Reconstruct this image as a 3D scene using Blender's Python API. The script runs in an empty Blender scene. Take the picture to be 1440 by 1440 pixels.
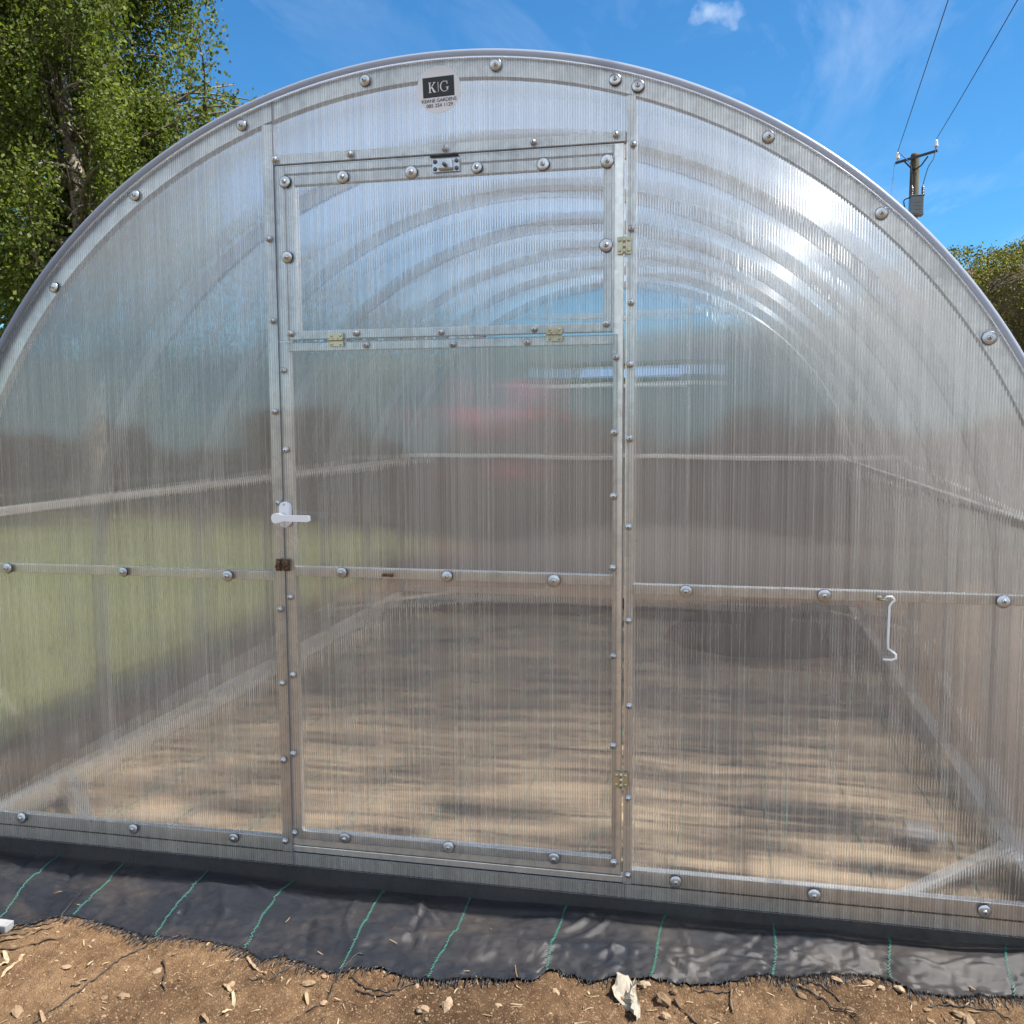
import bpy, bmesh, math, random
import numpy as np
from mathutils import Vector, Matrix, noise
random.seed(7); RNG = np.random.default_rng(7)
S = bpy.context.scene
C = S.collection
R = math.radians

# ------------------------------------------------------------------ camera, sky, sun, exposure
cam_d = bpy.data.cameras.new('camera'); cam = bpy.data.objects.new('camera', cam_d); C.objects.link(cam)
cam_d.sensor_width = 36.0; cam_d.sensor_fit = 'HORIZONTAL'; cam_d.lens = 36.0*1360.13/1440.0
cam_d.clip_start = 0.05; cam_d.clip_end = 2000
CP = Vector((0.6907, -2.3664, 1.2648))
yaw, pitch, roll = -0.21601, -0.09475, -0.00623
fw = Vector((math.sin(yaw)*math.cos(pitch), math.cos(yaw)*math.cos(pitch), math.sin(pitch)))
rt = Vector((math.cos(yaw), -math.sin(yaw), 0)); up = rt.cross(fw)
r2 = rt*math.cos(roll) + up*math.sin(roll); u2 = -rt*math.sin(roll) + up*math.cos(roll)
mw = Matrix((r2, u2, -fw)).transposed().to_4x4(); mw.translation = CP
cam.matrix_world = mw
S.camera = cam

SUN_EL, SUN_AZ = R(56), R(2.5)              # azimuth from +x towards +y
sdir = Vector((math.cos(SUN_EL)*math.cos(SUN_AZ), math.cos(SUN_EL)*math.sin(SUN_AZ), math.sin(SUN_EL)))
sun_d = bpy.data.lights.new('sun', 'SUN'); sun_d.energy = 5.0; sun_d.angle = R(0.55); sun_d.color = (1.0, .95, .87)
sun = bpy.data.objects.new('sun', sun_d); C.objects.link(sun)
sun.rotation_euler = sdir.to_track_quat('Z', 'Y').to_euler()

W = bpy.data.worlds.new('World'); S.world = W; W.use_nodes = True
SKY = 0.06
def build_world():
    nt = W.node_tree; nt.nodes.clear()
    N = lambda t: nt.nodes.new(t); L = nt.links.new
    out = N('ShaderNodeOutputWorld'); bg = N('ShaderNodeBackground'); L(bg.outputs[0], out.inputs[0])
    sky = N('ShaderNodeTexSky'); sky.sky_type = 'NISHITA'; sky.sun_disc = False
    sky.sun_elevation = SUN_EL; sky.sun_rotation = R(90) - SUN_AZ
    sky.air_density = 1.0; sky.dust_density = 0.15; sky.ozone_density = 4.0; sky.altitude = 300
    tc = N('ShaderNodeTexCoord'); sp = N('ShaderNodeSeparateXYZ'); L(tc.outputs['Generated'], sp.inputs[0])
    def m(op, a, b=None, clamp=False):
        n = N('ShaderNodeMath'); n.operation = op; n.use_clamp = clamp
        for i, v in enumerate((a, b)):
            if v is None: continue
            if isinstance(v, (int, float)): n.inputs[i].default_value = v
            else: L(v, n.inputs[i])
        return n.outputs[0]
    zc = m('MAXIMUM', sp.outputs[2], 0.06)
    px, py = m('DIVIDE', sp.outputs[0], zc), m('DIVIDE', sp.outputs[1], zc)
    cb = N('ShaderNodeCombineXYZ'); L(px, cb.inputs[0]); L(py, cb.inputs[1])
    mp = N('ShaderNodeMapping'); L(cb.outputs[0], mp.inputs[0])
    mp.inputs['Location'].default_value = (3.1, 1.7, 0); mp.inputs['Rotation'].default_value = (0, 0, R(35)); mp.inputs['Scale'].default_value = (1.7, 0.45, 1)
    n1 = N('ShaderNodeTexNoise'); L(mp.outputs[0], n1.inputs['Vector']); n1.inputs['Scale'].default_value = 1.3
    n1.inputs['Detail'].default_value = 9; n1.inputs['Roughness'].default_value = .62; n1.inputs['Distortion'].default_value = .7
    n2 = N('ShaderNodeTexNoise'); L(cb.outputs[0], n2.inputs['Vector']); n2.inputs['Scale'].default_value = .55; n2.inputs['Detail'].default_value = 3
    c1 = m('MULTIPLY', m('SUBTRACT', n1.outputs[0], .47, True), 2.6, True)
    c2 = m('MULTIPLY', m('SUBTRACT', n2.outputs[0], .40, True), 3.5, True)
    cir = m('MULTIPLY', m('MULTIPLY', c1, c2), .42)
    # one small ragged puff of cloud
    cdir = (r2*((1015-720)/1360.13) + u2*((720-20)/1360.13) + fw).normalized()
    def dotn(v):
        n = N('ShaderNodeVectorMath'); n.operation = 'DOT_PRODUCT'; L(tc.outputs['Generated'], n.inputs[0]); n.inputs[1].default_value = v; return n.outputs['Value']
    cr = r2; cu = (cr.cross(cdir)).normalized(); cu = -cu if cu.z < 0 else cu
    a = m('DIVIDE', dotn(cr - cdir*cr.dot(cdir)), .030); b = m('DIVIDE', dotn(cu), .013)
    rad = m('SQRT', m('ADD', m('MULTIPLY', a, a), m('MULTIPLY', b, b)))
    front = m('GREATER_THAN', dotn(cdir), .9)
    n3 = N('ShaderNodeTexNoise'); L(tc.outputs['Generated'], n3.inputs['Vector']); n3.inputs['Scale'].default_value = 55; n3.inputs['Detail'].default_value = 6
    puff = m('MULTIPLY', m('SUBTRACT', m('SUBTRACT', m('MULTIPLY', n3.outputs[0], 2.2), .25), rad, True), front)
    puff = m('MULTIPLY', puff, .42, True)
    # unseen broken white cloud added behind the viewer to brighten the shaded front
    nb = N('ShaderNodeTexNoise'); L(tc.outputs['Generated'], nb.inputs['Vector']); nb.inputs['Scale'].default_value = 2.6; nb.inputs['Detail'].default_value = 6
    bk = m('MULTIPLY', m('SUBTRACT', -.02, sp.outputs[1], True), 5.0, True)
    cov = m('MULTIPLY', m('SUBTRACT', nb.outputs[0], .36, True), 6.0, True)
    fill_cloud = m('MULTIPLY', m('MULTIPLY', bk, cov), .85)
    fac = m('MAXIMUM', m('MAXIMUM', cir, puff), fill_cloud)
    tint = N('ShaderNodeMix'); tint.data_type = 'RGBA'; tint.blend_type = 'MULTIPLY'; tint.inputs[0].default_value = 1
    L(sky.outputs[0], tint.inputs[6]); tint.inputs[7].default_value = (.38, .84, 1.08, 1)
    mix = N('ShaderNodeMix'); mix.data_type = 'RGBA'
    L(fac, mix.inputs[0]); L(tint.outputs[2], mix.inputs[6]); mix.inputs[7].default_value = (8.3, 8.9, 9.6, 1)
    L(mix.outputs[2], bg.inputs[0]); bg.inputs[1].default_value = SKY
build_world()
V = S.view_settings; V.view_transform = 'Standard'; V.look = 'None'; V.exposure = 1.42; V.gamma = 1.0
cy = S.cycles
cy.max_bounces = 14; cy.transparent_max_bounces = 24; cy.transmission_bounces = 8; cy.glossy_bounces = 4; cy.diffuse_bounces = 3
cy.caustics_refractive = True; cy.caustics_reflective = False; cy.blur_glossy = 0.6
cy.sample_clamp_indirect = 4.0; cy.use_denoising = True

# ------------------------------------------------------------------ mesh helpers
class MB:
    def __init__(s): s.v = []; s.f = []; s.mi = []; s.sm = []
    def add(s, verts, faces, mi=0, smooth=False):
        o = len(s.v); s.v += [tuple(v) for v in verts]
        for f in faces: s.f.append([i+o for i in f]); s.mi.append(mi); s.sm.append(smooth)
    def box(s, x0, x1, y0, y1, z0, z1, mi=0):
        s.add([(x0,y0,z0),(x1,y0,z0),(x1,y1,z0),(x0,y1,z0),(x0,y0,z1),(x1,y0,z1),(x1,y1,z1),(x0,y1,z1)],
              [(0,3,2,1),(4,5,6,7),(0,1,5,4),(1,2,6,5),(2,3,7,6),(3,0,4,7)], mi)
    def cbox(s, x0, x1, y0, y1, z0, z1, c=.0015, mi=0):
        # box with chamfered long edges (tube profile)
        bm = bmesh.new(); r = bmesh.ops.create_cube(bm, size=1)
        for v in bm.verts: v.co = Vector(((x0+x1)/2+v.co.x*(x1-x0), (y0+y1)/2+v.co.y*(y1-y0), (z0+z1)/2+v.co.z*(z1-z0)))
        bmesh.ops.bevel(bm, geom=bm.edges[:], offset=c, segments=2, affect='EDGES', profile=.5)
        s.bm(bm, mi)
    def bm(s, bm, mi=0, smooth=False):
        bm.verts.index_update(); s.add([v.co for v in bm.verts], [[v.index for v in f.verts] for f in bm.faces], mi, smooth); bm.free()
    def tube(s, pts, r, n=8, mi=0, cap=True, smooth=True):
        pts = [Vector(p) for p in pts]; rs = r if isinstance(r, (list, tuple)) else [r]*len(pts)
        rings = []; prev = None
        for i, p in enumerate(pts):
            d = (pts[min(i+1,len(pts)-1)] - pts[max(i-1,0)]).normalized()
            if prev is None:
                a = d.orthogonal().normalized()
            else:
                a = (prev - d*prev.dot(d)); a = a.normalized() if a.length > 1e-6 else d.orthogonal().normalized()
            prev = a; b = d.cross(a)
            rings.append([p + (a*math.cos(2*math.pi*k/n) + b*math.sin(2*math.pi*k/n))*rs[i] for k in range(n)])
        vs = [v for rg in rings for v in rg]; fs = []
        for i in range(len(pts)-1):
            for k in range(n):
                fs.append((i*n+k, i*n+(k+1)%n, (i+1)*n+(k+1)%n, (i+1)*n+k))
        if cap: fs += [tuple(range(n-1,-1,-1)), tuple((len(pts)-1)*n+k for k in range(n))]
        s.add(vs, fs, mi, smooth)
    def bar(s, p, q, w, h, upv=(0,0,1), mi=0):
        p, q = Vector(p), Vector(q); d = (q-p).normalized(); a = d.cross(Vector(upv)).normalized(); b = a.cross(d)
        vs = [c + a*sx*w/2 + b*sz*h/2 for c in (p, q) for sx, sz in ((-1,-1),(1,-1),(1,1),(-1,1))]
        s.add(vs, [(3,2,1,0),(4,5,6,7),(0,1,5,4),(1,2,6,5),(2,3,7,6),(3,0,4,7)], mi)
    def lathe(s, prof, org, axis=(0,0,1), n=16, mi=0, smooth=True):
        # prof: list of (radius, height along axis)
        ax = Vector(axis).normalized(); a = ax.orthogonal().normalized(); b = ax.cross(a); o = Vector(org); vs = []
        for r, h in prof: vs += [o + ax*h + (a*math.cos(2*math.pi*k/n)+b*math.sin(2*math.pi*k/n))*r for k in range(n)]
        fs = []
        for i in range(len(prof)-1):
            for k in range(n): fs.append((i*n+k, i*n+(k+1)%n, (i+1)*n+(k+1)%n, (i+1)*n+k))
        fs += [tuple(range(n-1,-1,-1)), tuple((len(prof)-1)*n+k for k in range(n))]
        s.add(vs, fs, mi, smooth)
    def prism(s, poly, y0, y1, mi_front=0, mi_back=0, mi_side=0):
        # poly of (x, z), counter-clockwise seen from -y
        n = len(poly); vs = [(x,y0,z) for x,z in poly] + [(x,y1,z) for x,z in poly]
        s.add(vs, [tuple(range(n))], mi_front); o = len(s.v)-2*n
        s.f.append([o+n+i for i in reversed(range(n))]); s.mi.append(mi_back); s.sm.append(False)
        for i in range(n):
            j = (i+1) % n; s.f.append([o+j, o+i, o+n+i, o+n+j]); s.mi.append(mi_side); s.sm.append(False)
    def build(s, name, mats, parent=None, loc=None):
        me = bpy.data.meshes.new(name); me.from_pydata(s.v, [], s.f)
        for m in (mats if isinstance(mats, (list, tuple)) else [mats]): me.materials.append(m)
        me.polygons.foreach_set('material_index', s.mi); me.polygons.foreach_set('use_smooth', s.sm); me.update()
        o = bpy.data.objects.new(name, me); C.objects.link(o)
        if parent: o.parent = parent
        if loc: o.location = loc
        return o
def np_mesh(name, verts, faces_n, faces, mat, parent=None, smooth=False):
    me = bpy.data.meshes.new(name); nv = len(verts); nf = len(faces)
    me.vertices.add(nv); me.vertices.foreach_set('co', np.asarray(verts, np.float32).ravel())
    me.loops.add(nf*faces_n); me.loops.foreach_set('vertex_index', np.asarray(faces, np.int32).ravel())
    me.polygons.add(nf); me.polygons.foreach_set('loop_start', np.arange(0, nf*faces_n, faces_n, dtype=np.int32))
    me.polygons.foreach_set('loop_total', np.full(nf, faces_n, np.int32))
    me.update(calc_edges=True)
    if smooth: me.polygons.foreach_set('use_smooth', np.ones(nf, bool))
    me.materials.append(mat); me.validate()
    o = bpy.data.objects.new(name, me); C.objects.link(o)
    if parent: o.parent = parent
    return o
def tag(o, label=None, cat=None, group=None, kind=None):
    if label: o['label'] = label
    if cat: o['category'] = cat
    if group: o['group'] = group
    if kind: o['kind'] = kind
    return o
def empty(name, loc=(0,0,0)):
    o = bpy.data.objects.new(name, None); o.location = loc; o.empty_display_size = .1; C.objects.link(o); return o

# ------------------------------------------------------------------ material helper
class NT:
    def __init__(s, name):
        s.m = bpy.data.materials.new(name); s.m.use_nodes = True; s.t = s.m.node_tree; s.t.nodes.clear()
        s.out = s.n('ShaderNodeOutputMaterial')
    def n(s, t, **kw):
        nd = s.t.nodes.new(t)
        for k, v in kw.items(): setattr(nd, k, v)
        return nd
    def L(s, a, b): s.t.links.new(a, b)
    def set(s, sock, v):
        if v is None: return
        if isinstance(v, bpy.types.NodeSocket): s.L(v, sock)
        else: sock.default_value = v
    def math(s, op, a, b=None, c=None, clamp=False):
        nd = s.n('ShaderNodeMath', operation=op, use_clamp=clamp)
        for i, v in enumerate((a, b, c)): s.set(nd.inputs[i], v)
        return nd.outputs[0]
    def vmath(s, op, a, b=None, scale=None):
        nd = s.n('ShaderNodeVectorMath', operation=op); s.set(nd.inputs[0], a); s.set(nd.inputs[1], b)
        if scale is not None: s.set(nd.inputs['Scale'], scale)
        return nd.outputs[0]
    def noise(s, vec=None, scale=5, detail=4, rough=.5, dist=0, dim='3D', w=None):
        nd = s.n('ShaderNodeTexNoise', noise_dimensions=dim); 
        if vec is not None: s.L(vec, nd.inputs['Vector'])
        if w is not None: s.set(nd.inputs['W'], w)
        nd.inputs['Scale'].default_value = scale; nd.inputs['Detail'].default_value = detail
        nd.inputs['Roughness'].default_value = rough; nd.inputs['Distortion'].default_value = dist
        return nd.outputs['Fac']
    def pos(s): return s.n('ShaderNodeNewGeometry').outputs['Position']
    def obj(s): return s.n('ShaderNodeTexCoord').outputs['Object']
    def xyz(s, v):
        nd = s.n('ShaderNodeSeparateXYZ'); s.L(v, nd.inputs[0]); return nd.outputs
    def mapping(s, v, scale=(1,1,1), rot=(0,0,0)):
        nd = s.n('ShaderNodeMapping'); s.L(v, nd.inputs[0]); nd.inputs['Scale'].default_value = scale; nd.inputs['Rotation'].default_value = rot; return nd.outputs[0]
    def ramp(s, f, stops, interp='LINEAR'):
        nd = s.n('ShaderNodeValToRGB'); s.L(f, nd.inputs[0]); e = nd.color_ramp.elements; nd.color_ramp.interpolation = interp
        while len(e) < len(stops): e.new(.5)
        for el, (p, c) in zip(e, stops): el.position = p; el.color = (*c, 1) if len(c) == 3 else c
        return nd.outputs[0]
    def mixc(s, f, a, b, blend='MIX'):
        nd = s.n('ShaderNodeMix', data_type='RGBA', blend_type=blend); s.set(nd.inputs[0], f)
        for k, v in ((6, a), (7, b)):
            if isinstance(v, tuple): v = (*v, 1) if len(v) == 3 else v
            s.set(nd.inputs[k], v)
        return nd.outputs[2]
    def mapr(s, v, a, b, c, d):
        nd = s.n('ShaderNodeMapRange'); s.L(v, nd.inputs[0])
        for i, x in enumerate((a, b, c, d)): nd.inputs[i+1].default_value = x
        return nd.outputs[0]
    def bump(s, h, strength=.3, dist=.01, normal=None):
        nd = s.n('ShaderNodeBump'); s.L(h, nd.inputs['Height']); nd.inputs['Strength'].default_value = strength; nd.inputs['Distance'].default_value = dist
        if normal is not None: s.L(normal, nd.inputs['Normal'])
        return nd.outputs[0]
    def pbsdf(s, color=None, rough=None, metal=0, spec=.5, normal=None, **kw):
        b = s.n('ShaderNodeBsdfPrincipled')
        if isinstance(color, tuple): color = (*color, 1) if len(color) == 3 else color
        s.set(b.inputs['Base Color'], color); s.set(b.inputs['Roughness'], rough); s.set(b.inputs['Metallic'], metal); s.set(b.inputs['Specular IOR Level'], spec)
        s.set(b.inputs['Normal'], normal)
        for k, v in kw.items(): s.set(b.inputs[k], v)
        return b.outputs[0]
    def shmix(s, f, a, b):
        nd = s.n('ShaderNodeMixShader'); s.set(nd.inputs[0], f); s.L(a, nd.inputs[1]); s.L(b, nd.inputs[2]); return nd.outputs[0]
    def schlick(s, f0=.06, k=.55, normal=None):
        g = s.n('ShaderNodeNewGeometry')
        nd = s.n('ShaderNodeVectorMath', operation='DOT_PRODUCT'); s.L(g.outputs['Incoming'], nd.inputs[0]); s.L(normal if normal is not None else g.outputs['Normal'], nd.inputs[1])
        c = s.math('SUBTRACT', 1.0, s.math('ABSOLUTE', nd.outputs['Value']), None, True)
        return s.math('ADD', f0, s.math('MULTIPLY', s.math('POWER', c, 4.0), k), None, True)
    def done(s, sh): s.L(sh, s.out.inputs['Surface']); return s.m

def m_plain(name, col, rough=.5, metal=0, spec=.5, var=.12, scale=60, bump=0):
    t = NT(name); p = t.obj(); n = t.noise(p, scale, 4, .6)
    c = t.mixc(n, tuple(x*(1-var) for x in col), tuple(min(1, x*(1+var)) for x in col))
    nm = t.bump(n, bump, .002) if bump else None
    return t.done(t.pbsdf(c, rough, metal, spec, nm))

def m_galv(name, base=(.80,.77,.71), r0=.2, r1=.42, metal=.84):
    t = NT(name); p = t.pos()
    n1 = t.noise(p, 9, 5, .62); n2 = t.noise(t.mapping(p, (1,1,.25)), 60, 3, .6)
    v = t.n('ShaderNodeTexVoronoi'); v.inputs['Scale'].default_value = 70; t.L(p, v.inputs['Vector'])
    sp = t.xyz(v.outputs['Color'])[0]
    k = t.math('ADD', t.math('MULTIPLY', n1, .55), t.math('ADD', t.math('MULTIPLY', n2, .3), t.math('MULTIPLY', sp, .12)))
    c = t.ramp(k, [(.25, tuple(x*.62 for x in base)), (.5, base), (.75, tuple(min(1, x*1.22) for x in base))])
    rg = t.mapr(k, .2, .8, r1, r0)
    return t.done(t.pbsdf(c, rg, metal, .5, t.bump(k, .08, .002)))

# --- twin-wall polycarbonate seen face on: vertical flutes that smear what lies behind sideways
def m_poly_gable(name='polycarbonate_gable', haze=.115):
    t = NT(name); pos = t.pos(); x, y, z = t.xyz(pos)
    PITCH = .0063
    u = t.math('DIVIDE', x, PITCH); cell = t.math('FLOOR', u); fr = t.math('SUBTRACT', u, cell)
    wn = t.n('ShaderNodeTexWhiteNoise', noise_dimensions='1D'); t.L(cell, wn.inputs['W']); rnd = wn.outputs['Value']
    s1 = t.math('SINE', t.math('MULTIPLY', u, 2*math.pi))
    band = t.noise(t.mapping(pos, (34, 0, .22)), 1, 2, .6)           # uneven extrusion, long in z
    fine = t.noise(t.mapping(pos, (230, 0, .12)), 1, 1, .5)
    web = t.math('LESS_THAN', t.math('ABSOLUTE', t.math('SUBTRACT', fr, .5)), .17)
    amp = t.math('ADD', .75, t.math('MULTIPLY', rnd, .6))
    wav = t.noise(t.mapping(pos, (2.2, 0, 3.0)), 1, 2, .5)
    tilt = t.math('ADD', t.math('MULTIPLY', s1, amp), t.math('MULTIPLY', t.math('SUBTRACT', fine, .5), 1.2))
    g = t.n('ShaderNodeNewGeometry')
    cv = t.n('ShaderNodeCombineXYZ'); t.L(tilt, cv.inputs[0]); t.L(t.math('MULTIPLY', t.math('SUBTRACT', wav, .5), .25), cv.inputs[2])
    nrm = t.vmath('NORMALIZE', t.vmath('ADD', g.outputs['Normal'], cv.outputs[0]))
    lum = t.math('ADD', t.math('ADD', .66, t.math('MULTIPLY', s1, .20)), t.math('ADD', t.math('MULTIPLY', rnd, .26), t.math('MULTIPLY', band, .20)))
    col = t.n('ShaderNodeCombineColor'); 
    for i in range(3): t.L(lum, col.inputs[i])
    refr = t.n('ShaderNodeBsdfRefraction'); refr.inputs['IOR'].default_value = 1.085; refr.inputs['Roughness'].default_value = .06
    t.L(nrm, refr.inputs['Normal']); t.L(col.outputs[0], refr.inputs['Color'])
    tr = t.n('ShaderNodeBsdfTransparent'); tr.inputs['Color'].default_value = (.97,.975,.98,1)
    mx = t.shmix(t.math('ADD', .20, t.math('MULTIPLY', fine, .22)), refr.outputs[0], tr.outputs[0])
    tl = t.n('ShaderNodeBsdfTranslucent'); tl.inputs['Color'].default_value = (.92,.90,.86,1); t.L(nrm, tl.inputs['Normal'])
    df = t.n('ShaderNodeBsdfDiffuse'); df.inputs['Color'].default_value = (.84,.82,.78,1); t.L(nrm, df.inputs['Normal'])
    milky = t.shmix(.3, tl.outputs[0], df.outputs[0])
    mf = t.math('ADD', haze, t.math('ADD', t.math('MULTIPLY', t.math('MULTIPLY', web, rnd), .30), t.math('MULTIPLY', t.math('SUBTRACT', band, .5), .16)), None, True)
    mx = t.shmix(mf, mx, milky)
    gl = t.n('ShaderNodeBsdfGlossy'); gl.inputs['Roughness'].default_value = .07
    cv2 = t.n('ShaderNodeCombineXYZ'); t.L(t.math('MULTIPLY', tilt, .10), cv2.inputs[0]); t.L(t.math('MULTIPLY', t.math('SUBTRACT', wav, .5), .12), cv2.inputs[2])
    t.L(t.vmath('NORMALIZE', t.vmath('ADD', g.outputs['Normal'], cv2.outputs[0])), gl.inputs['Normal'])
    mx = t.shmix(t.schlick(.10, .5), mx, gl.outputs[0])
    return t.done(mx)
def m_clear():
    t = NT('polycarbonate_inner_wall'); tr = t.n('ShaderNodeBsdfTransparent'); tr.inputs['Color'].default_value = (.96,.965,.97,1)
    gl = t.n('ShaderNodeBsdfGlossy'); gl.inputs['Roughness'].default_value = .1
    return t.done(t.shmix(t.schlick(.03, .3), tr.outputs[0], gl.outputs[0]))
def m_edge():
    t = NT('polycarbonate_cut_edge'); x, y, z = t.xyz(t.pos())
    tl = t.n('ShaderNodeBsdfTranslucent'); tl.inputs['Color'].default_value = (.5,.53,.6,1)
    return t.done(t.shmix(.5, tl.outputs[0], t.pbsdf((.38,.42,.50), .25, 0, .6)))
def m_poly_roof():
    # curved cover: flutes run along the hoops, so they scatter along the length (y) of the house
    t = NT('polycarbonate_roof'); pos = t.pos(); x, y, z = t.xyz(pos)
    u = t.math('DIVIDE', y, .0062); cell = t.math('FLOOR', u)
    wn = t.n('ShaderNodeTexWhiteNoise', noise_dimensions='1D'); t.L(cell, wn.inputs['W']); rnd = wn.outputs['Value']
    s1 = t.math('SINE', t.math('MULTIPLY', u, 2*math.pi))
    g = t.n('ShaderNodeNewGeometry')
    tilt = t.math('MULTIPLY', s1, t.math('ADD', .5, t.math('MULTIPLY', rnd, 1.5)))
    cv = t.n('ShaderNodeCombineXYZ'); t.L(tilt, cv.inputs[1])
    nrm = t.vmath('NORMALIZE', t.vmath('ADD', g.outputs['Normal'], cv.outputs[0]))
    refr = t.n('ShaderNodeBsdfRefraction'); refr.inputs['IOR'].default_value = 1.09; refr.inputs['Roughness'].default_value = .05
    refr.inputs['Color'].default_value = (.86,.87,.88,1); t.L(nrm, refr.inputs['Normal'])
    tr = t.n('ShaderNodeBsdfTransparent'); tr.inputs['Color'].default_value = (.95,.955,.96,1)
    mx = t.shmix(.74, refr.outputs[0], tr.outputs[0])
    tl = t.n('ShaderNodeBsdfTranslucent'); tl.inputs['Color'].default_value = (.93,.91,.87,1)
    mx = t.shmix(.18, mx, tl.outputs[0])
    # wide forward glare of the flutes around the sun
    gr = t.n('ShaderNodeBsdfRefraction'); gr.inputs['IOR'].default_value = 1.45; gr.inputs['Roughness'].default_value = .35
    gr.inputs['Color'].default_value = (.95,.95,.95,1)
    cv3 = t.n('ShaderNodeCombineXYZ'); t.L(t.math('MULTIPLY', s1, 1.5), cv3.inputs[1])
    t.L(t.vmath('NORMALIZE', t.vmath('ADD', g.outputs['Normal'], cv3.outputs[0])), gr.inputs['Normal'])
    mx = t.shmix(.04, mx, gr.outputs[0])
    # the flutes scatter light into a cone round their own direction: a glare streak under the sun
    tv = t.n('ShaderNodeCombineXYZ'); t.L(t.math('MULTIPLY', t.math('SUBTRACT', z, CZ), -AX/AZ), tv.inputs[0]); t.L(t.math('MULTIPLY', x, AZ/AX), tv.inputs[2])
    hr = t.n('ShaderNodeBsdfHair'); hr.component = 'Transmission'; hr.inputs['RoughnessU'].default_value = .02; hr.inputs['RoughnessV'].default_value = 1.0
    hr.inputs['Color'].default_value = (.95,.95,.95,1); t.L(t.vmath('NORMALIZE', tv.outputs[0]), hr.inputs['Tangent'])
    mx = t.shmix(t.mapr(x, -.4, .3, 0, .19), mx, hr.outputs[0])
    gl = t.n('ShaderNodeBsdfGlossy'); gl.inputs['Roughness'].default_value = .08
    mx = t.shmix(t.schlick(.05, .4), mx, gl.outputs[0])
    return t.done(mx)

def m_soil():
    t = NT('dry_soil'); p = t.pos()
    n1 = t.noise(p, 3.2, 5, .62); n2 = t.noise(p, 26, 6, .7); n3 = t.noise(p, 170, 4, .7); n4 = t.noise(p, 620, 3, .7)
    k = t.math('ADD', t.math('ADD', t.math('MULTIPLY', n1, .42), t.math('MULTIPLY', n2, .34)), t.math('ADD', t.math('MULTIPLY', n3, .25), t.math('MULTIPLY', n4, .25)))
    c = t.ramp(k, [(.36, (.016,.009,.005)), (.47, (.052,.029,.015)), (.58, (.108,.063,.033)), (.74, (.19,.12,.066))])
    damp = t.mapr(t.noise(p, 1.5, 5, .7, .5), .40, .60, 0, .62); c = t.mixc(damp, c, (.020,.011,.006))
    v = t.n('ShaderNodeTexVoronoi'); v.inputs['Scale'].default_value = 260; t.L(p, v.inputs['Vector'])
    rc = t.xyz(v.outputs['Color'])[0]
    spk = t.math('GREATER_THAN', rc, .9)
    c = t.mixc(t.math('MULTIPLY', spk, .5), c, (.24,.165,.105))
    h = t.math('ADD', t.math('MULTIPLY', n3, .6), t.math('ADD', t.math('MULTIPLY', n4, .35), t.math('MULTIPLY', v.outputs['Distance'], -.5)))
    return t.done(t.pbsdf(c, .95, 0, .15, t.bump(h, 1.0, .006)))
def m_grass():
    t = NT('lawn_grass'); p = t.pos()
    n1 = t.noise(p, .5, 4, .6); n2 = t.noise(p, 14, 4, .7)
    k = t.math('ADD', t.math('MULTIPLY', n1, .6), t.math('MULTIPLY', n2, .4))
    c = t.ramp(k, [(.3, (.075,.080,.034)), (.5, (.125,.127,.052)), (.7, (.21,.195,.085))])
    return t.done(t.pbsdf(c, .9, 0, .2, t.bump(n2, .6, .03)))
def m_membrane():
    t = NT('woven_membrane'); p = t.pos(); x, y, z = t.xyz(p)
    wx = t.math('SINE', t.math('MULTIPLY', t.math('ADD', x, t.math('MULTIPLY', y, .45)), 2*math.pi/.0042))
    wy = t.math('SINE', t.math('MULTIPLY', t.math('SUBTRACT', y, t.math('MULTIPLY', x, .2)), 2*math.pi/.0030))
    wv = t.math('MULTIPLY', wx, wy)
    d1 = t.noise(t.mapping(p, (1, 1.8, 1)), 2.6, 6, .66, .6); d2 = t.noise(p, 40, 5, .7)
    dust = t.mapr(t.math('ADD', t.math('MULTIPLY', d1, .75), t.math('MULTIPLY', d2, .25)), .45, .66, 0, 1)
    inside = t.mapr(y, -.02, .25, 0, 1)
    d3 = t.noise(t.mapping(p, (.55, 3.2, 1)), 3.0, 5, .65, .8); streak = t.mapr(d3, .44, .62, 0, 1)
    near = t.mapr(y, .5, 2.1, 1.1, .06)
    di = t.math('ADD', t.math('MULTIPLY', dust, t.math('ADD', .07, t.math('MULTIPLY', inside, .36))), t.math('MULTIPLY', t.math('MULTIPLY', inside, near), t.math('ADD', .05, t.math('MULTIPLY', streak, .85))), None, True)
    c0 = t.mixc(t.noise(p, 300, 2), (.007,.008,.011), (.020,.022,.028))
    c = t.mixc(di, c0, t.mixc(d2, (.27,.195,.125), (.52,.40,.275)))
    rg = t.math('ADD', .33, t.math('MULTIPLY', di, .5))
    hb = t.math('ADD', t.math('MULTIPLY', wv, .6), t.math('MULTIPLY', d2, .5))
    return t.done(t.pbsdf(c, rg, 0, .27, t.bump(hb, .35, .0015)))
def m_leaf(name, dark, mid, light, trans=.42):
    t = NT(name); g = t.n('ShaderNodeNewGeometry'); r = g.outputs['Random Per Island']
    c = t.ramp(r, [(0, dark), (.55, mid), (1, light)])
    n = t.noise(t.pos(), .9, 3); c = t.mixc(t.mapr(n, .35, .65, 0, .5), c, light)
    tl = t.n('ShaderNodeBsdfTranslucent'); t.L(t.mixc(1.0, c, (1.5,1.6,.6), 'MULTIPLY'), tl.inputs['Color'])
    return t.done(t.shmix(trans, t.pbsdf(c, .6, 0, .16), tl.outputs[0]))
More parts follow.
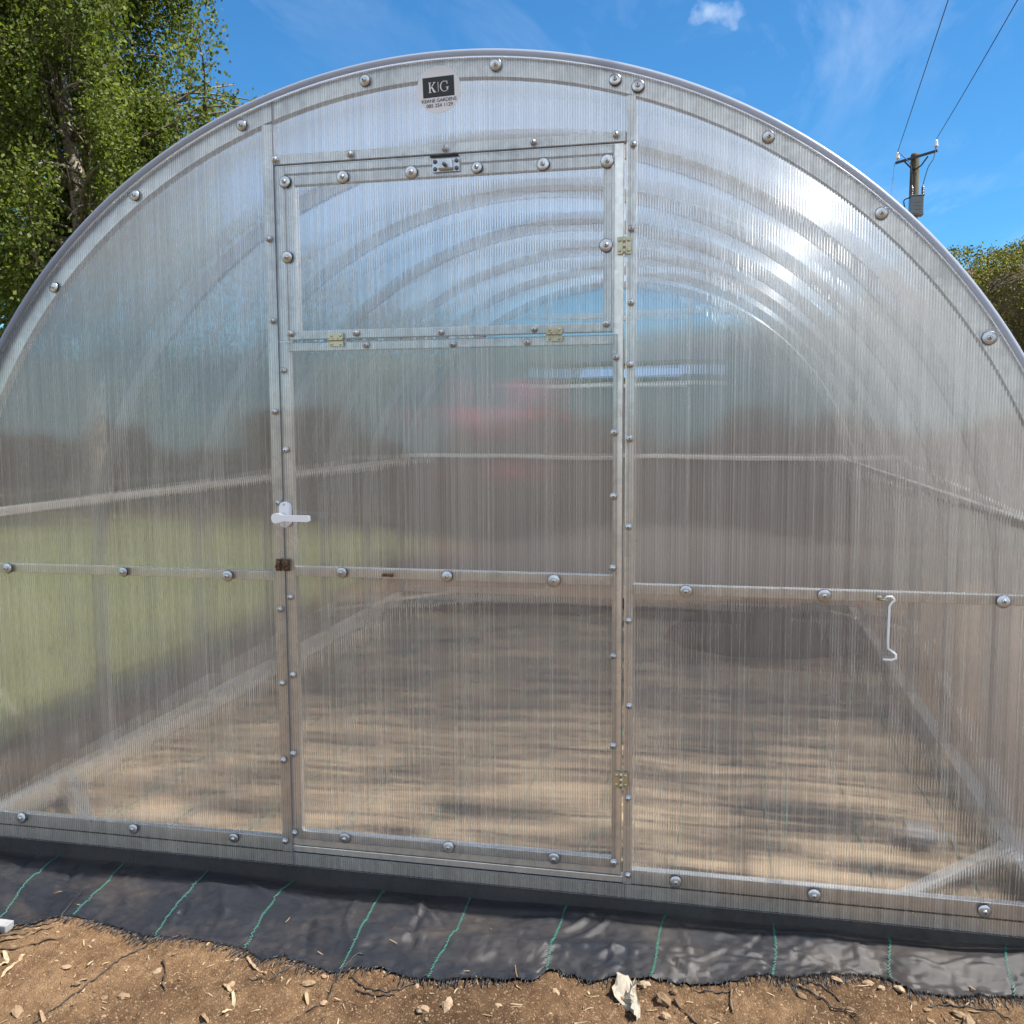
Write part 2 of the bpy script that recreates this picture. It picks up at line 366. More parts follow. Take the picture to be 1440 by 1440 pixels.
def m_bark(name, a, b, sc=(3,3,14)):
    t = NT(name); p = t.pos(); n = t.noise(t.mapping(p, sc), 2.2, 5, .7)
    c = t.ramp(n, [(.35, a), (.55, b)]); return t.done(t.pbsdf(c, .85, 0, .2, t.bump(n, .5, .02)))
def m_random(name, stops, rough=.85, bump=.6, sc=80):
    t = NT(name); oi = t.n('ShaderNodeObjectInfo'); g = t.n('ShaderNodeNewGeometry')
    r = t.math('FRACT', t.math('ADD', oi.outputs['Random'], g.outputs['Random Per Island']))
    c = t.ramp(r, stops); n = t.noise(t.pos(), sc, 4, .65); c = t.mixc(t.math('MULTIPLY', n, .6), c, tuple(x*.45 for x in stops[0][1]))
    return t.done(t.pbsdf(c, rough, 0, .25, t.bump(n, bump, .003)))

AX, AZ, CZ = 1.5235, 1.466, 0.689
M = {}
M['galv'] = m_galv('galvanised_steel'); M['galv_backlit'] = m_galv('shaded_hoop_steel', (.44,.43,.42), .25, .5, .7); M['galv_dark'] = m_galv('galvanised_base', (.13,.128,.13), .2, .42, .7)  # hoops: same steel, darkened so their backlit shade sits in the colour
M['zinc'] = m_galv('zinc_screw', (.58,.59,.60), .22, .42, .9); M['rubber'] = m_plain('black_rubber', (.02,.02,.022), .6)
M['hinge'] = m_galv('yellow_zinc', (.56,.52,.36), .25, .45, .8); M['rust'] = m_plain('rusty_zinc', (.16,.09,.05), .6, .6, .5, .5, 200)
M['gable'] = m_poly_gable(); M['gable_rear'] = m_poly_gable('polycarbonate_rear_gable', .36); M['clear'] = m_clear(); M['edge'] = m_edge(); M['roof'] = m_poly_roof()  # rear gable: same sheet, extra haze imitates its sunlit milky glow
M['rear_flap'] = m_plain('sky_tinted_flap', (.11,.16,.25), .3, var=.05)  # blue of the reflected sky is put into the flap colour
M['white'] = m_plain('white_plastic', (.80,.80,.83), .35, var=.03); M['label'] = m_plain('sticker_white', (.70,.70,.71), .5, var=.02)
M['ink'] = m_plain('sticker_black', (.012,.012,.014), .5, var=.02); M['slot'] = m_plain('dark_slot', (.01,.01,.01), .8)
M['soil'] = m_soil(); M['grass'] = m_grass(); M['membrane'] = m_membrane()
M['green'] = m_plain('green_stitching', (.038,.16,.125), .5, var=.35); M['thread'] = m_plain('black_thread', (.012,.012,.015), .38, spec=.6)
M['cord'] = m_plain('black_cord', (.012,.011,.011), .6)
M['stone'] = m_random('small_stone', [(0,(.13,.085,.05)), (.4,(.22,.15,.09)), (.75,(.32,.24,.165)), (1,(.28,.165,.10))])
M['straw'] = m_random('dry_straw', [(0,(.17,.11,.06)), (.5,(.32,.23,.14)), (1,(.46,.36,.24))], .8, .3)
M['twig'] = m_random('dark_twig', [(0,(.05,.034,.024)), (1,(.15,.10,.065))])
M['paper'] = m_plain('torn_paper', (.21,.19,.155), .8, var=.4, scale=90, bump=.4)
M['block'] = m_plain('pale_block', (.22,.225,.23), .7, var=.25)
M['birch_leaf'] = m_leaf('birch_leaves', (.018,.032,.008), (.06,.085,.018), (.15,.175,.04), .38)
M['dark_leaf'] = m_leaf('dark_leaves', (.022,.028,.014), (.05,.056,.024), (.10,.11,.045), .3)
M['hedge_leaf'] = m_leaf('hedge_leaves', (.022,.030,.009), (.075,.080,.018), (.27,.24,.055), .28)
M['hedge_twig'] = m_random('hedge_twigs', [(0,(.045,.034,.022)), (1,(.14,.105,.06))], .9, .6, 20)
M['birch_bark'] = m_bark('birch_bark', (.07,.06,.05), (.36,.32,.26)); M['brown_bark'] = m_bark('brown_bark', (.05,.032,.022), (.12,.08,.055))
M['limb_bark'] = m_bark('limb_bark', (.05,.045,.035), (.17,.15,.12)); M['pole_wood'] = m_bark('weathered_pole', (.04,.038,.026), (.095,.085,.058), (6,6,1)); M['black_steel'] = m_plain('black_steel', (.015,.018,.03), .5)
M['porcelain'] = m_plain('porcelain', (.75,.75,.74), .2, spec=.7, var=.03); M['brown_glaze'] = m_plain('glazed_bushing', (.07,.07,.085), .25, spec=.7)
M['tank'] = m_plain('grey_tank', (.14,.16,.175), .45, var=.08, scale=8); M['wire'] = m_plain('line_wire', (.02,.02,.022), .6)
M['flower'] = m_leaf('red_petals', (.42,.01,.05), (.62,.02,.09), (.75,.06,.16), .4)
M['heap'] = m_plain('dark_heap', (.008,.009,.013), .95, var=.3, scale=12, bump=.4); M['compost'] = m_plain('dark_compost', (.035,.028,.022), .95, var=.4, scale=14, bump=.6)

# ------------------------------------------------------------------ setting: ground, lawn
def fbm(x, y, s, o=4, seed=0.0):
    return noise.fractal(Vector((x*s+seed, y*s-seed, seed)), 1.0, 2.0, o)
def soil_h(x, y):
    h = -.018 + .014*fbm(x, y, 2.2, 3, 3.1)
    if -1.6 < y < .15 and -2.2 < x < 2.4:
        h += .012*fbm(x, y, 7, 4, 9.7) + .0075*abs(fbm(x, y, 26, 3, 1.3)) + .0042*fbm(x, y, 70, 3, 5.0)
    if y > .02 and abs(x) < 1.75 and y < 4.3: h -= .03
    if x < -2.0: h += 0
    return h
def grid_axis(dense0, dense1, step, far, mid=.08):
    a = list(np.arange(dense0, dense1+1e-6, step)); lo, hi = dense0, dense1
    L_, H_ = [], []; s = mid
    while lo > -far: lo -= s; L_.append(lo); s *= 1.35
    s = mid
    while hi < far: hi += s; H_.append(hi); s *= 1.35
    return np.array(L_[::-1] + a + H_)
gx = grid_axis(-1.35, 1.75, .0055, 900); gy = grid_axis(-.80, .02, .0055, 900)
gv = np.array([(x, y, soil_h(x, y) if abs(x) < 60 and abs(y) < 60 else -.02) for y in gy for x in gx])
nx, ny = len(gx), len(gy)
ii, jj = np.meshgrid(np.arange(nx-1), np.arange(ny-1)); b0 = (jj*nx+ii).ravel()
ground = np_mesh('ground', gv, 4, np.stack([b0, b0+1, b0+nx+1, b0+nx], 1), M['soil'], smooth=True)
tag(ground, kind='structure')
lb = MB(); pts = [(-2.05, .9), (-2.0, 2.4), (-2.15, 5.2), (-2.4, 7.4), (-3.4, 8.7), (-9, 9.6), (-30, 10), (-30, -6), (-3.4, -6), (-2.4, -.6)]
lv = []
for i, (x, y) in enumerate(pts):
    x2, y2 = pts[(i+1) % len(pts)]; n_ = max(2, int(math.hypot(x2-x, y2-y)/.25))
    for k in range(n_): t_ = k/n_; px, py = x+(x2-x)*t_, y+(y2-y)*t_; lv.append((px+.05*fbm(px, py, 3), py+.05*fbm(px, py, 3, seed=4), .02))
lb.add(lv, [tuple(range(len(lv)))]); lawn = lb.build('lawn', M['grass']); tag(lawn, kind='structure')
# short blades over the lawn
N_ = 26000; bx = RNG.uniform(-7, -2.1, N_); by = RNG.uniform(-.5, 9, N_)
keep = (bx < -2.15-.05*np.maximum(0, by-5)) & (by < 8.2+.2*(-bx)); bx, by = bx[keep], by[keep]; N_ = len(bx)
a_ = RNG.uniform(0, 6.28, N_); hh = RNG.uniform(.02, .055, N_); w_ = .004
p0 = np.stack([bx-w_*np.cos(a_), by-w_*np.sin(a_), np.full(N_, .018)], 1); p1 = np.stack([bx+w_*np.cos(a_), by+w_*np.sin(a_), np.full(N_, .018)], 1)
p2 = np.stack([bx+RNG.normal(0, .012, N_), by+RNG.normal(0, .012, N_), .02+hh], 1)
gb = np_mesh('grass', np.stack([p0, p1, p2], 1).reshape(-1, 3), 3, np.arange(3*N_).reshape(-1, 3), M['grass'])
tag(gb, 'short green lawn grass growing beside the greenhouse on its left', 'grass', kind='stuff')

# ------------------------------------------------------------------ greenhouse
def arc_pt(th, off=0.0):                   # th from 0 (right springing) to pi
    return (AX+off)*math.cos(th), CZ + (AZ+off)*math.sin(th)
def arc_poly(off=0.0, n=96, foot=.02):
    pts = [(AX+off, foot)] + [arc_pt(math.pi*i/n, off) for i in range(n+1)] + [(-AX-off, foot)]
    return pts
def arc_z(x, off=0.0):
    return CZ + (AZ+off)*math.sqrt(max(0, 1-(x/(AX+off))**2))
def arc_x(z, off=0.0):
    if z <= CZ: return AX+off
    return (AX+off)*math.sqrt(max(0, 1-((z-CZ)/(AZ+off))**2))
GL = 4.0
gh = empty('greenhouse', (0, 0, 0))
tag(gh, 'arched greenhouse of ribbed clear polycarbonate on a galvanised steel frame', 'greenhouse')

def hoop(y0, y1, w, name='arch_hoop', off=-.008):
    a, b = arc_poly(off), arc_poly(off-w); mb = MB(); n = len(a)
    vs = []
    for (xa, za), (xb, zb) in zip(a, b): vs += [(xa,y0,za),(xa,y1,za),(xb,y1,zb),(xb,y0,zb)]
    fs = []
    for i in range(n-1):
        for k in range(4): fs.append((i*4+k, i*4+(k+1)%4, i*4+4+(k+1)%4, i*4+4+k))
    fs += [(0,3,2,1), (n*4-4, n*4-3, n*4-2, n*4-1)]
    mb.add(vs, fs); o = mb.build(name, M['galv' if y0 < .01 else 'galv_backlit'], gh)
    return o
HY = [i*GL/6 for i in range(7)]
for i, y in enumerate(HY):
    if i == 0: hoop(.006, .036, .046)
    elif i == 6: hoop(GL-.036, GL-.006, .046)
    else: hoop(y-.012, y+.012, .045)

def shell(name, a, b, ys, mats, parent, mi_out=0, mi_in=0, mi_edge=0):
    mb = MB(); n = len(a); ny_ = len(ys); vs = []
    for P in (a, b):
        for y in ys: vs += [(x, y, z) for x, z in P]
    o = n*ny_
    mb.v = vs
    def q(*f, mi=0, sm=True): mb.f.append(list(f)); mb.mi.append(mi); mb.sm.append(sm)
    for j in range(ny_-1):
        for i in range(n-1):
            k = j*n+i; q(k, k+n, k+n+1, k+1, mi=mi_out); q(o+k, o+k+1, o+k+n+1, o+k+n, mi=mi_in)
    for i in range(n-1):
        q(i, i+1, o+i+1, o+i, mi=mi_edge, sm=False); k = (ny_-1)*n+i; q(k+1, k, o+k, o+k+1, mi=mi_edge, sm=False)
    for j in range(ny_-1):
        k = j*n; q(k, o+k, o+k+n, k+n, mi=mi_edge, sm=False); k = j*n+n-1; q(k, k+n, o+k+n, o+k, mi=mi_edge, sm=False)
    return mb.build(name, mats, parent)
for s in range(2):                                                     # two cover sheets, lapped at mid length
    y0, y1 = (-.010, 2.0) if s == 0 else (2.002, GL+.01)
    shell('roof_sheet', arc_poly(0), arc_poly(-.005), np.linspace(y0, y1, 5), [M['roof'], M['clear'], M['edge']], gh, 0, 1, 2)
# rounded front bead of the cover
for y in (-.012, GL+.012):
    mb = MB(); mb.tube([(x, y, z) for x, z in arc_poly(-.0035, 120)], .0085, 8); mb.build('edge_trim', M['edge'], gh)

# purlins and side rails running the length
def purlin(th, w=.02, h=.02):
    x, z = arc_pt(th, -.055-h/2); mb = MB(); ux = Vector((math.cos(th), 0, math.sin(th)))
    mb.bar((x, .04, z), (x, GL-.04, z), w, h, ux); mb.build('purlin', M['galv'], gh)
for sgn in (-1, 1):
    mb = MB(); xx = sgn*(arc_x(1.0)-.07); mb.cbox(xx-.0125, xx+.0125, .037, GL-.037, .99, 1.015); mb.build('side_rail', M['galv'], gh)
# base
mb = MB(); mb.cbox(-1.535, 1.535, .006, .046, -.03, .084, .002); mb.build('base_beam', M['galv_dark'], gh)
mb = MB(); mb.box(-1.50, 1.50, .0050, .0058, .050, .0838); mb.build('base_sheen_strip', M['galv'], gh)  # added lighter strip standing in for the sky's reflection along the base
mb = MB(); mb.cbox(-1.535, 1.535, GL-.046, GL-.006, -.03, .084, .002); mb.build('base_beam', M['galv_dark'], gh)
for sgn in (-1, 1):
    mb = MB(); xx = sgn*1.49; mb.cbox(min(xx-sgn*.02, xx+sgn*.03), max(xx-sgn*.02, xx+sgn*.03), .048, GL-.048, -.03, .082, .002); mb.build('base_beam', M['galv'], gh)
    for yy, y2 in ((.047, .43), (GL-.047, GL-.43)):
        mb = MB(); mb.bar((sgn*1.12, yy+(.006 if yy < 1 else -.006), .093), (sgn*1.468, y2, .090), .036, .012); mb.build('corner_brace', M['galv'], gh)
# sheets under side: front gable frame
def tube_part(name, parent, *boxes, mat='galv'):
    mb = MB()
    for b in boxes: mb.cbox(*b)
    return mb.build(name, M[mat], parent)
FY0, FY1 = .0065, .0315
PX = .4825                                     # outer side of the two posts
for (x0, x1, zt) in ((-PX, -.4535, arc_z(.48)-.056), (.4535, .4755, arc_z(.47)-.056)):
    tube_part('post', gh, (x0, x1, FY0, FY1+.004, .0845, zt))
def rails(parent, name, spans):
    for x0, x1, z0, z1 in spans: tube_part(name, parent, (x0, x1, FY0+.001, FY1, z0, z1))
xl = arc_x(.85)-.058
rails(gh, 'cross_rail', [(-xl, -PX-.0005, .840, .864), (.476, xl, .835, .859)])
rails(gh, 'bottom_rail', [(-1.468, -PX-.0005, .0865, .124), (-.4530, .4530, .0865, .104), (.476, 1.468, .0865, .124)])
rails(gh, 'transom_rail', [(-.4530, .4530, 1.921, 1.946)])

# gable panels (4 mm twin-wall, flutes vertical)
PM = [M['gable'], M['clear'], M['edge']]
def panel(name, poly, parent, y0=0.0, y1=.0045):
    mb = MB(); mb.prism(poly, y0, y1, 0, 1, 2); return mb.build(name, PM if y0 < 1 else [M['gable_rear'], M['clear'], M['edge']], parent)
def arch_panel(x0, x1, zb, off=-.010, n=48):
    top = [(x1+(x0-x1)*i/n) for i in range(n+1)]
    return [(x0, zb), (x1, zb)] + [(x, arc_z(x, off)) for x in top]
def side_panel(sgn, xin, zb, off=-.010):
    pts = [(AX+off, zb)]; th0 = 0; th1 = math.acos(min(1, xin/(AX+off))); n = 56
    pts += [arc_pt(th0+(th1-th0)*i/n, off) for i in range(n+1)]
    pts += [(xin, zb)]
    if sgn < 0: pts = [(-x, z) for x, z in pts][::-1]
    return pts
panel('gable_panel', side_panel(-1, .4515, .048), gh); panel('gable_panel', side_panel(1, .4585, .048), gh)
panel('gable_panel', arch_panel(-.450, .456, 1.9215), gh)

panel('gable_panel', [(-.4510,.048),(.4580,.048),(.4580,.0855),(-.4510,.0855)], gh)
# screws
def screw_mb(x, z, big, rs=1.0):
    mb = MB(); k = random.uniform(.86, 1.0)*rs; ax = Vector((random.uniform(-.14, .14), -1, random.uniform(-.14, .14)))
    if big:
        mb.lathe([(.0165*k,0),(.0168*k,.0012),(.0155*k,.0022)], (x,0,z), ax, 20, 1)
        mb.lathe([(.0158*k,.0022),(.0162*k,.0032),(.0135*k,.0048),(.0088*k,.0058),(.0066*k,.0060)], (x,0,z), ax, 20, 0)
        mb.lathe([(.0062*k,.0060),(.0062*k,.0088),(.0050*k,.0106),(.0024*k,.0116)], (x,0,z), ax, 14, 0)
    else:
        mb.lathe([(.0092*k,0),(.0096*k,.0010),(.0092*k,.0020)], (x,0,z), ax, 16, 0)
        mb.lathe([(.0080*k,.0020),(.0076*k,.0042),(.0056*k,.0066),(.0026*k,.0078)], (x,0,z), ax, 14, 0)
    mb.lathe([(.0022,.0117 if big else .0079),(.0018,.0120 if big else .0082)], (x,0,z), ax, 6, 1, False)
    return mb
def screws(lst, big, parent, dy=0):
    for x, z in lst:
        o = screw_mb(x, z, big).build('washer_screw' if big else 'screw', [M['zinc'], M['rubber']], parent)
        if dy: o.location.y = dy
ARCH_W = [(-1.109,1.635),(-.85,1.866),(-.535,2.025),(-.197,2.11),(.138,2.12),(.427,2.063),(.481,2.044),(.78,1.909),(1.031,1.725),(1.266,1.441)]
LPOST_S = [(-.446,1.934),(-.469,1.736),(-.465,1.527),(-.467,1.291),(-.464,1.05),(-.467,.763),(-.467,.56),(-.47,.346),(-.472,.117)]
TRANS_S = [(-.241,1.935),(.007,1.933),(.23,1.933),(.429,1.938)]
RPOST_S = [(.471,1.912),(.467,1.718),(.467,1.545),(.465,1.397),(.465,1.218),(.464,1.002),(.465,.768),(.468,.552),(.467,.314),(.467,.112)]
DOOR_S = [(-.439,1.398),(-.438,1.19),(-.437,.797),(-.435,.585),(-.441,.366),(-.443,.143),(-.209,1.459),(.022,1.455),(.212,1.456),(.431,1.415),(.428,1.233),(.427,1.077),(.426,.899),(.428,.677),(.428,.447),(.431,.142)]
DOOR_W = [(-.288,.868),(0,.866),(.278,.863),(-.297,.142),(-.006,.143),(.277,.139)]
HATCH_W = [(-.419,1.876),(-.261,1.879),(-.08,1.88),(.089,1.881),(.254,1.879),(.409,1.877),(-.418,1.687),(.407,1.681)]
HATCH_S = [(-.416,1.493),(-.235,1.49),(-.009,1.486),(.23,1.487),(.408,1.496)]
RAIL_W = [(-1.306,.852),(-.934,.852),(-.618,.850),(.605,.847),(.927,.847),(1.318,.846),(-1.306,.113),(-.939,.112),(-.626,.113),(.587,.107),(.921,.106),(1.305,.107)]
screws(ARCH_W, True, gh); screws(RAIL_W, True, gh); screws(LPOST_S, False, gh); screws(TRANS_S, False, gh); screws(RPOST_S, False, gh)
# extra corners outside the frame of the picture
screws([(-1.40,1.28),(1.40,1.22)], True, gh)

# door
dm = MB()
for b in ((-.4500,-.4240,.1065,1.9195), (.4235,.4475,.1065,1.9195), (-.4238,.4233,1.8965,1.9193), (-.4238,.4233,1.4470,1.4690), (-.4238,.4233,.8540,.8795), (-.4238,.4233,.1068,.1490)):
    dm.cbox(b[0], b[1], FY0, FY1, b[2], b[3])
door = dm.build('door', M['galv'], gh)
panel('door_panel', [(-.4485,.128),(.4350,.128),(.4350,1.4705),(-.4485,1.4705)], door)
screws(DOOR_S, False, door); screws(DOOR_W, True, door)
def leaf_hinge(x, z, parent, vertical=True, w=.034, h=.040, mat='hinge'):
    mb = MB()
    if vertical:
        mb.box(x-w/2, x-.004, -.0026, -.0006, z-h/2, z+h/2); mb.box(x+.004, x+w/2, -.0026, -.0006, z-h/2, z+h/2)
        for k in range(3): mb.lathe([(.0036,0),(.0036,h/3-.001)], (x, -.0042, z-h/2+k*h/3), (0,0,1), 10)
        pos = [(x+sx*w*.32, z+sz*h*.3) for sx in (-1,1) for sz in (-1,1)]
    else:
        mb.box(x-h/2, x+h/2, -.0026, -.0006, z+.004, z+w/2); mb.box(x-h/2, x+h/2, -.0026, -.0006, z-w/2, z-.004)
        for k in range(3): mb.lathe([(.0036,0),(.0036,h/3-.001)], (x-h/2+k*h/3, -.0042, z), (1,0,0), 10)
        pos = [(x+sx*h*.3, z+sz*w*.32) for sx in (-1,1) for sz in (-1,1)]
    for px, pz in pos: mb.lathe([(.0042,0),(.0038,.0016),(.0018,.0024)], (px, -.0026, pz), (0,-1,0), 10)
    return mb.build('hinge', M[mat], parent)
leaf_hinge(.4505, 1.679, door); leaf_hinge(.4490, .360, door)
# lever handle: oval plate, boss, flat lever
hb = MB(); n = 28
def stadium(cx, cz, hw, hh, k=n):
    r = min(hw, hh); pts = []
    for i in range(k):
        a = 2*math.pi*i/k; c, s_ = math.cos(a), math.sin(a)
        pts.append((cx + (hw-r)*(1 if c > 0 else -1) + r*c, cz + (hh-r)*(1 if s_ > 0 else -1) + r*s_))
    return pts
hb.prism(stadium(-.441, 1.020, .0158, .034), -.012, -.0006); hb.prism(stadium(-.441, 1.020, .0135, .0315), -.0142, -.012)
hb.lathe([(.0125,0),(.0125,.030),(.011,.034)], (-.447,-.014,1.014), (0,-1,0), 20)
lv_ = [(-.4605,1.014),(-.457,1.0035),(-.447,1.0005),(-.436,1.0035),(-.425,1.0062),(-.358,1.0058),(-.3535,1.0085),(-.3535,1.0195),(-.358,1.0222),(-.425,1.0222),(-.436,1.0248),(-.447,1.0275),(-.457,1.0245)]
hb.prism(lv_, -.052, -.042); hb.lathe([(.0135,0),(.0135,.008)], (-.447,-.042,1.014), (0,-1,0), 20)
for hz in (1.0475, .9925): hb.lathe([(.0034,0),(.0032,.0009)], (-.441,-.0142,hz), (0,-1,0), 10, 1)
hb.build('handle', [M['white'], M['zinc']], door)
rb = MB()
for cx in (-.4655, -.4425):
    rb.box(cx-.007, cx+.007, -.006, -.0006, .868, .900)
    for cz in (.876, .892): rb.lathe([(.0062,0),(.0055,.004),(.002,.006)], (cx, -.006, cz), (0,-1,0), 10)
    rb.tube([(cx-.004,-.008,.870),(cx-.005,-.013,.884),(cx+.004,-.013,.884),(cx+.004,-.008,.898)], .0022, 6)
tag(rb.build('catch', M['rust'], door), 'small rusty catch on the left edge of the door')
cb_ = MB(); cb_.box(-.176, -.146, .0010-.005, -.0006, .861, .8675); 
for cx in (-.171, -.151): cb_.lathe([(.005,0),(.004,.004)], (cx, -.004, .8655), (0,-1,0), 8)
cb_.build('catch', M['rust'], door)

# vent hatch in the top of the door
hm = MB()
for b in ((-.4185,-.3960,1.4765,1.8925), (.4000,.4195,1.4765,1.8925), (-.3958,.3998,1.8675,1.8923), (-.3958,.3998,1.4767,1.4990)):
    hm.cbox(b[0], b[1], FY0-.001, FY1-.002, b[2], b[3])
hatch = hm.build('vent_hatch', M['galv'], gh)
panel('hatch_panel', [(-.4480,1.4745),(.4260,1.4745),(.4260,1.9170),(-.4480,1.9170)], hatch)
screws(HATCH_W, True, hatch); screws(HATCH_S, False, hatch)
leaf_hinge(-.289, 1.4735, hatch, False); leaf_hinge(.281, 1.4740, hatch, False)
lt = MB(); lt.box(-.024, .045, -.0028, -.0006, 1.876, 1.908)
for cx in (-.017, .038):
    for cz in (1.883, 1.901): lt.lathe([(.0056,0),(.005,.0024),(.002,.0034)], (cx, -.0028, cz), (0,-1,0), 12, 1)
lt.cbox(-.008, .030, -.014, -.0028, 1.879, 1.905, .004)
lt.lathe([(.0048,0),(.0048,.012),(.003,.014)], (.012,-.014,1.889), (0,-1,0), 10, 1)
lt.build('latch', [M['zinc'], M['galv_dark']], hatch)
sl = MB(); sl.box(-.030, .042, -.0020, -.0006, 1.9115, 1.9165); sl.build('slot', M['slot'], hatch)

# round sticker with logo
def serif(mb, polys, ox, oz, s, ang, y0, y1):
    ca, sa = math.cos(ang), math.sin(ang)
    for poly in polys:
        P = [(ox + (x*ca - z*sa)*s, oz + (x*sa + z*ca)*s) for x, z in poly]
        ar = sum(P[i][0]*P[(i+1)%len(P)][1]-P[(i+1)%len(P)][0]*P[i][1] for i in range(len(P)))
        if ar < 0: P = P[::-1]
        mb.prism(P, y0, y1)
st = MB(); sx0, sz0, sr = -.006, 2.0735, .0562
st.prism([(sx0+sr*math.cos(2*math.pi*i/64), sz0+sr*math.sin(2*math.pi*i/64)) for i in range(64)], -.0012, -.0003)
sticker = st.build('sticker', M['label'], gh)
ANG = R(2.0); ca, sa = math.cos(ANG), math.sin(ANG)
def loc2(x, z): return sx0 + x*ca - z*sa, sz0 + x*sa + z*ca
lg = MB(); lg.prism([loc2(*p) for p in ((-.040,-.018),(.040,-.018),(.040,.030),(-.040,.030))], -.0016, -.0011); lg.build('logo_panel', M['ink'], sticker)
K = [[(0,0),(.30,0),(.30,.04),(.21,.06),(.21,.94),(.30,.96),(.30,1),(0,1),(0,.96),(.08,.94),(.08,.06),(0,.04)],
     [(.21,.46),(.56,.93),(.50,.96),(.50,1),(.76,1),(.76,.96),(.66,.93),(.30,.46),(.21,.34)],
     [(.28,.52),(.38,.60),(.70,.08),(.80,.04),(.80,0),(.52,0)]]
def garc(r0x, r0z, r1x, r1z, cx, cz, a0, a1, n=22):
    o = [(cx+r0x*math.cos(R(a0+(a1-a0)*i/n)), cz+r0z*math.sin(R(a0+(a1-a0)*i/n))) for i in range(n+1)]
    i_ = [(cx+r1x*math.cos(R(a0+(a1-a0)*i/n)), cz+r1z*math.sin(R(a0+(a1-a0)*i/n))) for i in range(n+1)]
    return [[o[k], o[k+1], i_[k+1], i_[k]] for k in range(n)]
Gp = garc(.46,.52,.35,.47,.48,.5,48,318) + [[(.72,.06),(.86,.12),(.86,.40),(.72,.40)], [(.62,.38),(.94,.38),(.94,.43),(.62,.43)], [(.74,.70),(.80,.70),(.80,.99),(.76,.99),(.70,.90)]]
kg = MB(); o_ = loc2(-.0255, -.0065); serif(kg, K, o_[0], o_[1], .0245, ANG, -.0021, -.0015)
o_ = loc2(.0035, -.0065); serif(kg, Gp, o_[0], o_[1], .0245, ANG, -.0021, -.0015)
o_ = loc2(-.0012, -.0060); serif(kg, [[(0,0),(.05,0),(.05,1),(0,1)]], o_[0], o_[1], .0235, ANG, -.0021, -.0015)
kg.build('logo_letters', M['label'], sticker)
def text_mesh(body, size, cx, cz, ang, name, spacing=1.0):
    cu = bpy.data.curves.new(name, 'FONT'); cu.body = body; cu.size = size; cu.align_x = 'CENTER'; cu.align_y = 'CENTER'; cu.extrude = .0003; cu.space_character = spacing
    o = bpy.data.objects.new(name, cu); C.objects.link(o); bpy.context.view_layer.update()
    me = bpy.data.meshes.new_from_object(o.evaluated_get(bpy.context.evaluated_depsgraph_get())); C.objects.unlink(o); bpy.data.objects.remove(o)
    me.transform(Matrix.Translation((cx, -.0016, cz)) @ Matrix.Rotation(-ang, 4, 'Y') @ Matrix.Rotation(R(90), 4, 'X'))
    me.materials.clear(); me.materials.append(M['ink']); q = bpy.data.objects.new(name, me); C.objects.link(q); q.parent = sticker; return q
c_ = loc2(0, -.0262); text_mesh('KEANE GARDENS', .0118, c_[0], c_[1], ANG, 'name_text', .95)
c_ = loc2(.001, -.0380); text_mesh('085 254 1129', .0122, c_[0], c_[1], ANG, 'phone_text', 1.0)

# cabin hook on the right cross rail
hk = MB(); hk.tube([(1.060,-.010,.845),(1.066,-.013,.851),(1.076,-.013,.851),(1.082,-.012,.844),(1.076,-.012,.836),(1.0715,-.012,.828),(1.0705,-.012,.745),(1.0715,-.012,.728),(1.080,-.014,.722),(1.088,-.017,.716),(1.088,-.022,.708),(1.078,-.026,.7045),(1.058,-.028,.7055)], .0028, 8)
hook = hk.build('cabin_hook', M['white'], gh)
ey = MB(); ey.lathe([(.0066,0),(.006,.0022)], (1.050,-.0006,.845), (0,-1,0), 12); ey.tube([(1.050+.0065*math.cos(a), -.007-.0065*math.sin(a)*.6, .845+.004*math.sin(a)) for a in np.linspace(0, 6.28, 13)], .0018, 6, cap=False)
ey.tube([(1.046,-.003,.843),(1.058,-.010,.843),(1.068,-.012,.842)], .003, 6); ey.build('hook_eye', M['hinge'], hook)

# far gable: same frame, plain
FG = GL
for (x0, x1) in ((-.475, -.452), (.452, .475)): tube_part('post', gh, (x0, x1, GL-.036, GL-.008, .0845, arc_z(.47)-.056))
tube_part('cross_rail', gh, (-xl-.02, -.476, GL-.034, GL-.009, 1.018, 1.042)); tube_part('cross_rail', gh, (-.4515, .4515, GL-.034, GL-.009, 1.018, 1.042)); tube_part('cross_rail', gh, (.476, xl+.02, GL-.034, GL-.009, 1.018, 1.042))
tube_part('cross_rail', gh, (-.4515, .4515, GL-.034, GL-.009, 1.47, 1.494)); tube_part('transom_rail', gh, (-.4515, .4515, GL-.034, GL-.009, 1.90, 1.93))
tube_part('bottom_rail', gh, (-1.468, -.476, GL-.034, GL-.009, .0865, .124)); tube_part('bottom_rail', gh, (.476, 1.468, GL-.034, GL-.009, .0865, .124))
panel('gable_panel', side_panel(-1, .30, .048), gh, GL-.004, GL); panel('gable_panel', side_panel(1, .40, .048), gh, GL-.004, GL)
panel('gable_panel', [(-.298,.048),(.398,.048),(.398,1.47),(-.298,1.47)], gh, GL-.004, GL); panel('gable_panel', arch_panel(-.298, .398, 1.93), gh, GL-.004, GL)
panel('gable_panel', [(-.298,1.625),(.398,1.625),(.398,1.9285),(-.298,1.9285)], gh, GL-.004, GL)
fh = MB(); fh.bar((.085, GL+.02, 1.53), (.085, GL+.26, 1.60), .68, .012); fo = fh.build('vent_hatch', M['rear_flap'], gh)
tag(fo, 'rear vent flap standing open, coloured with the blue of the sky it reflects')

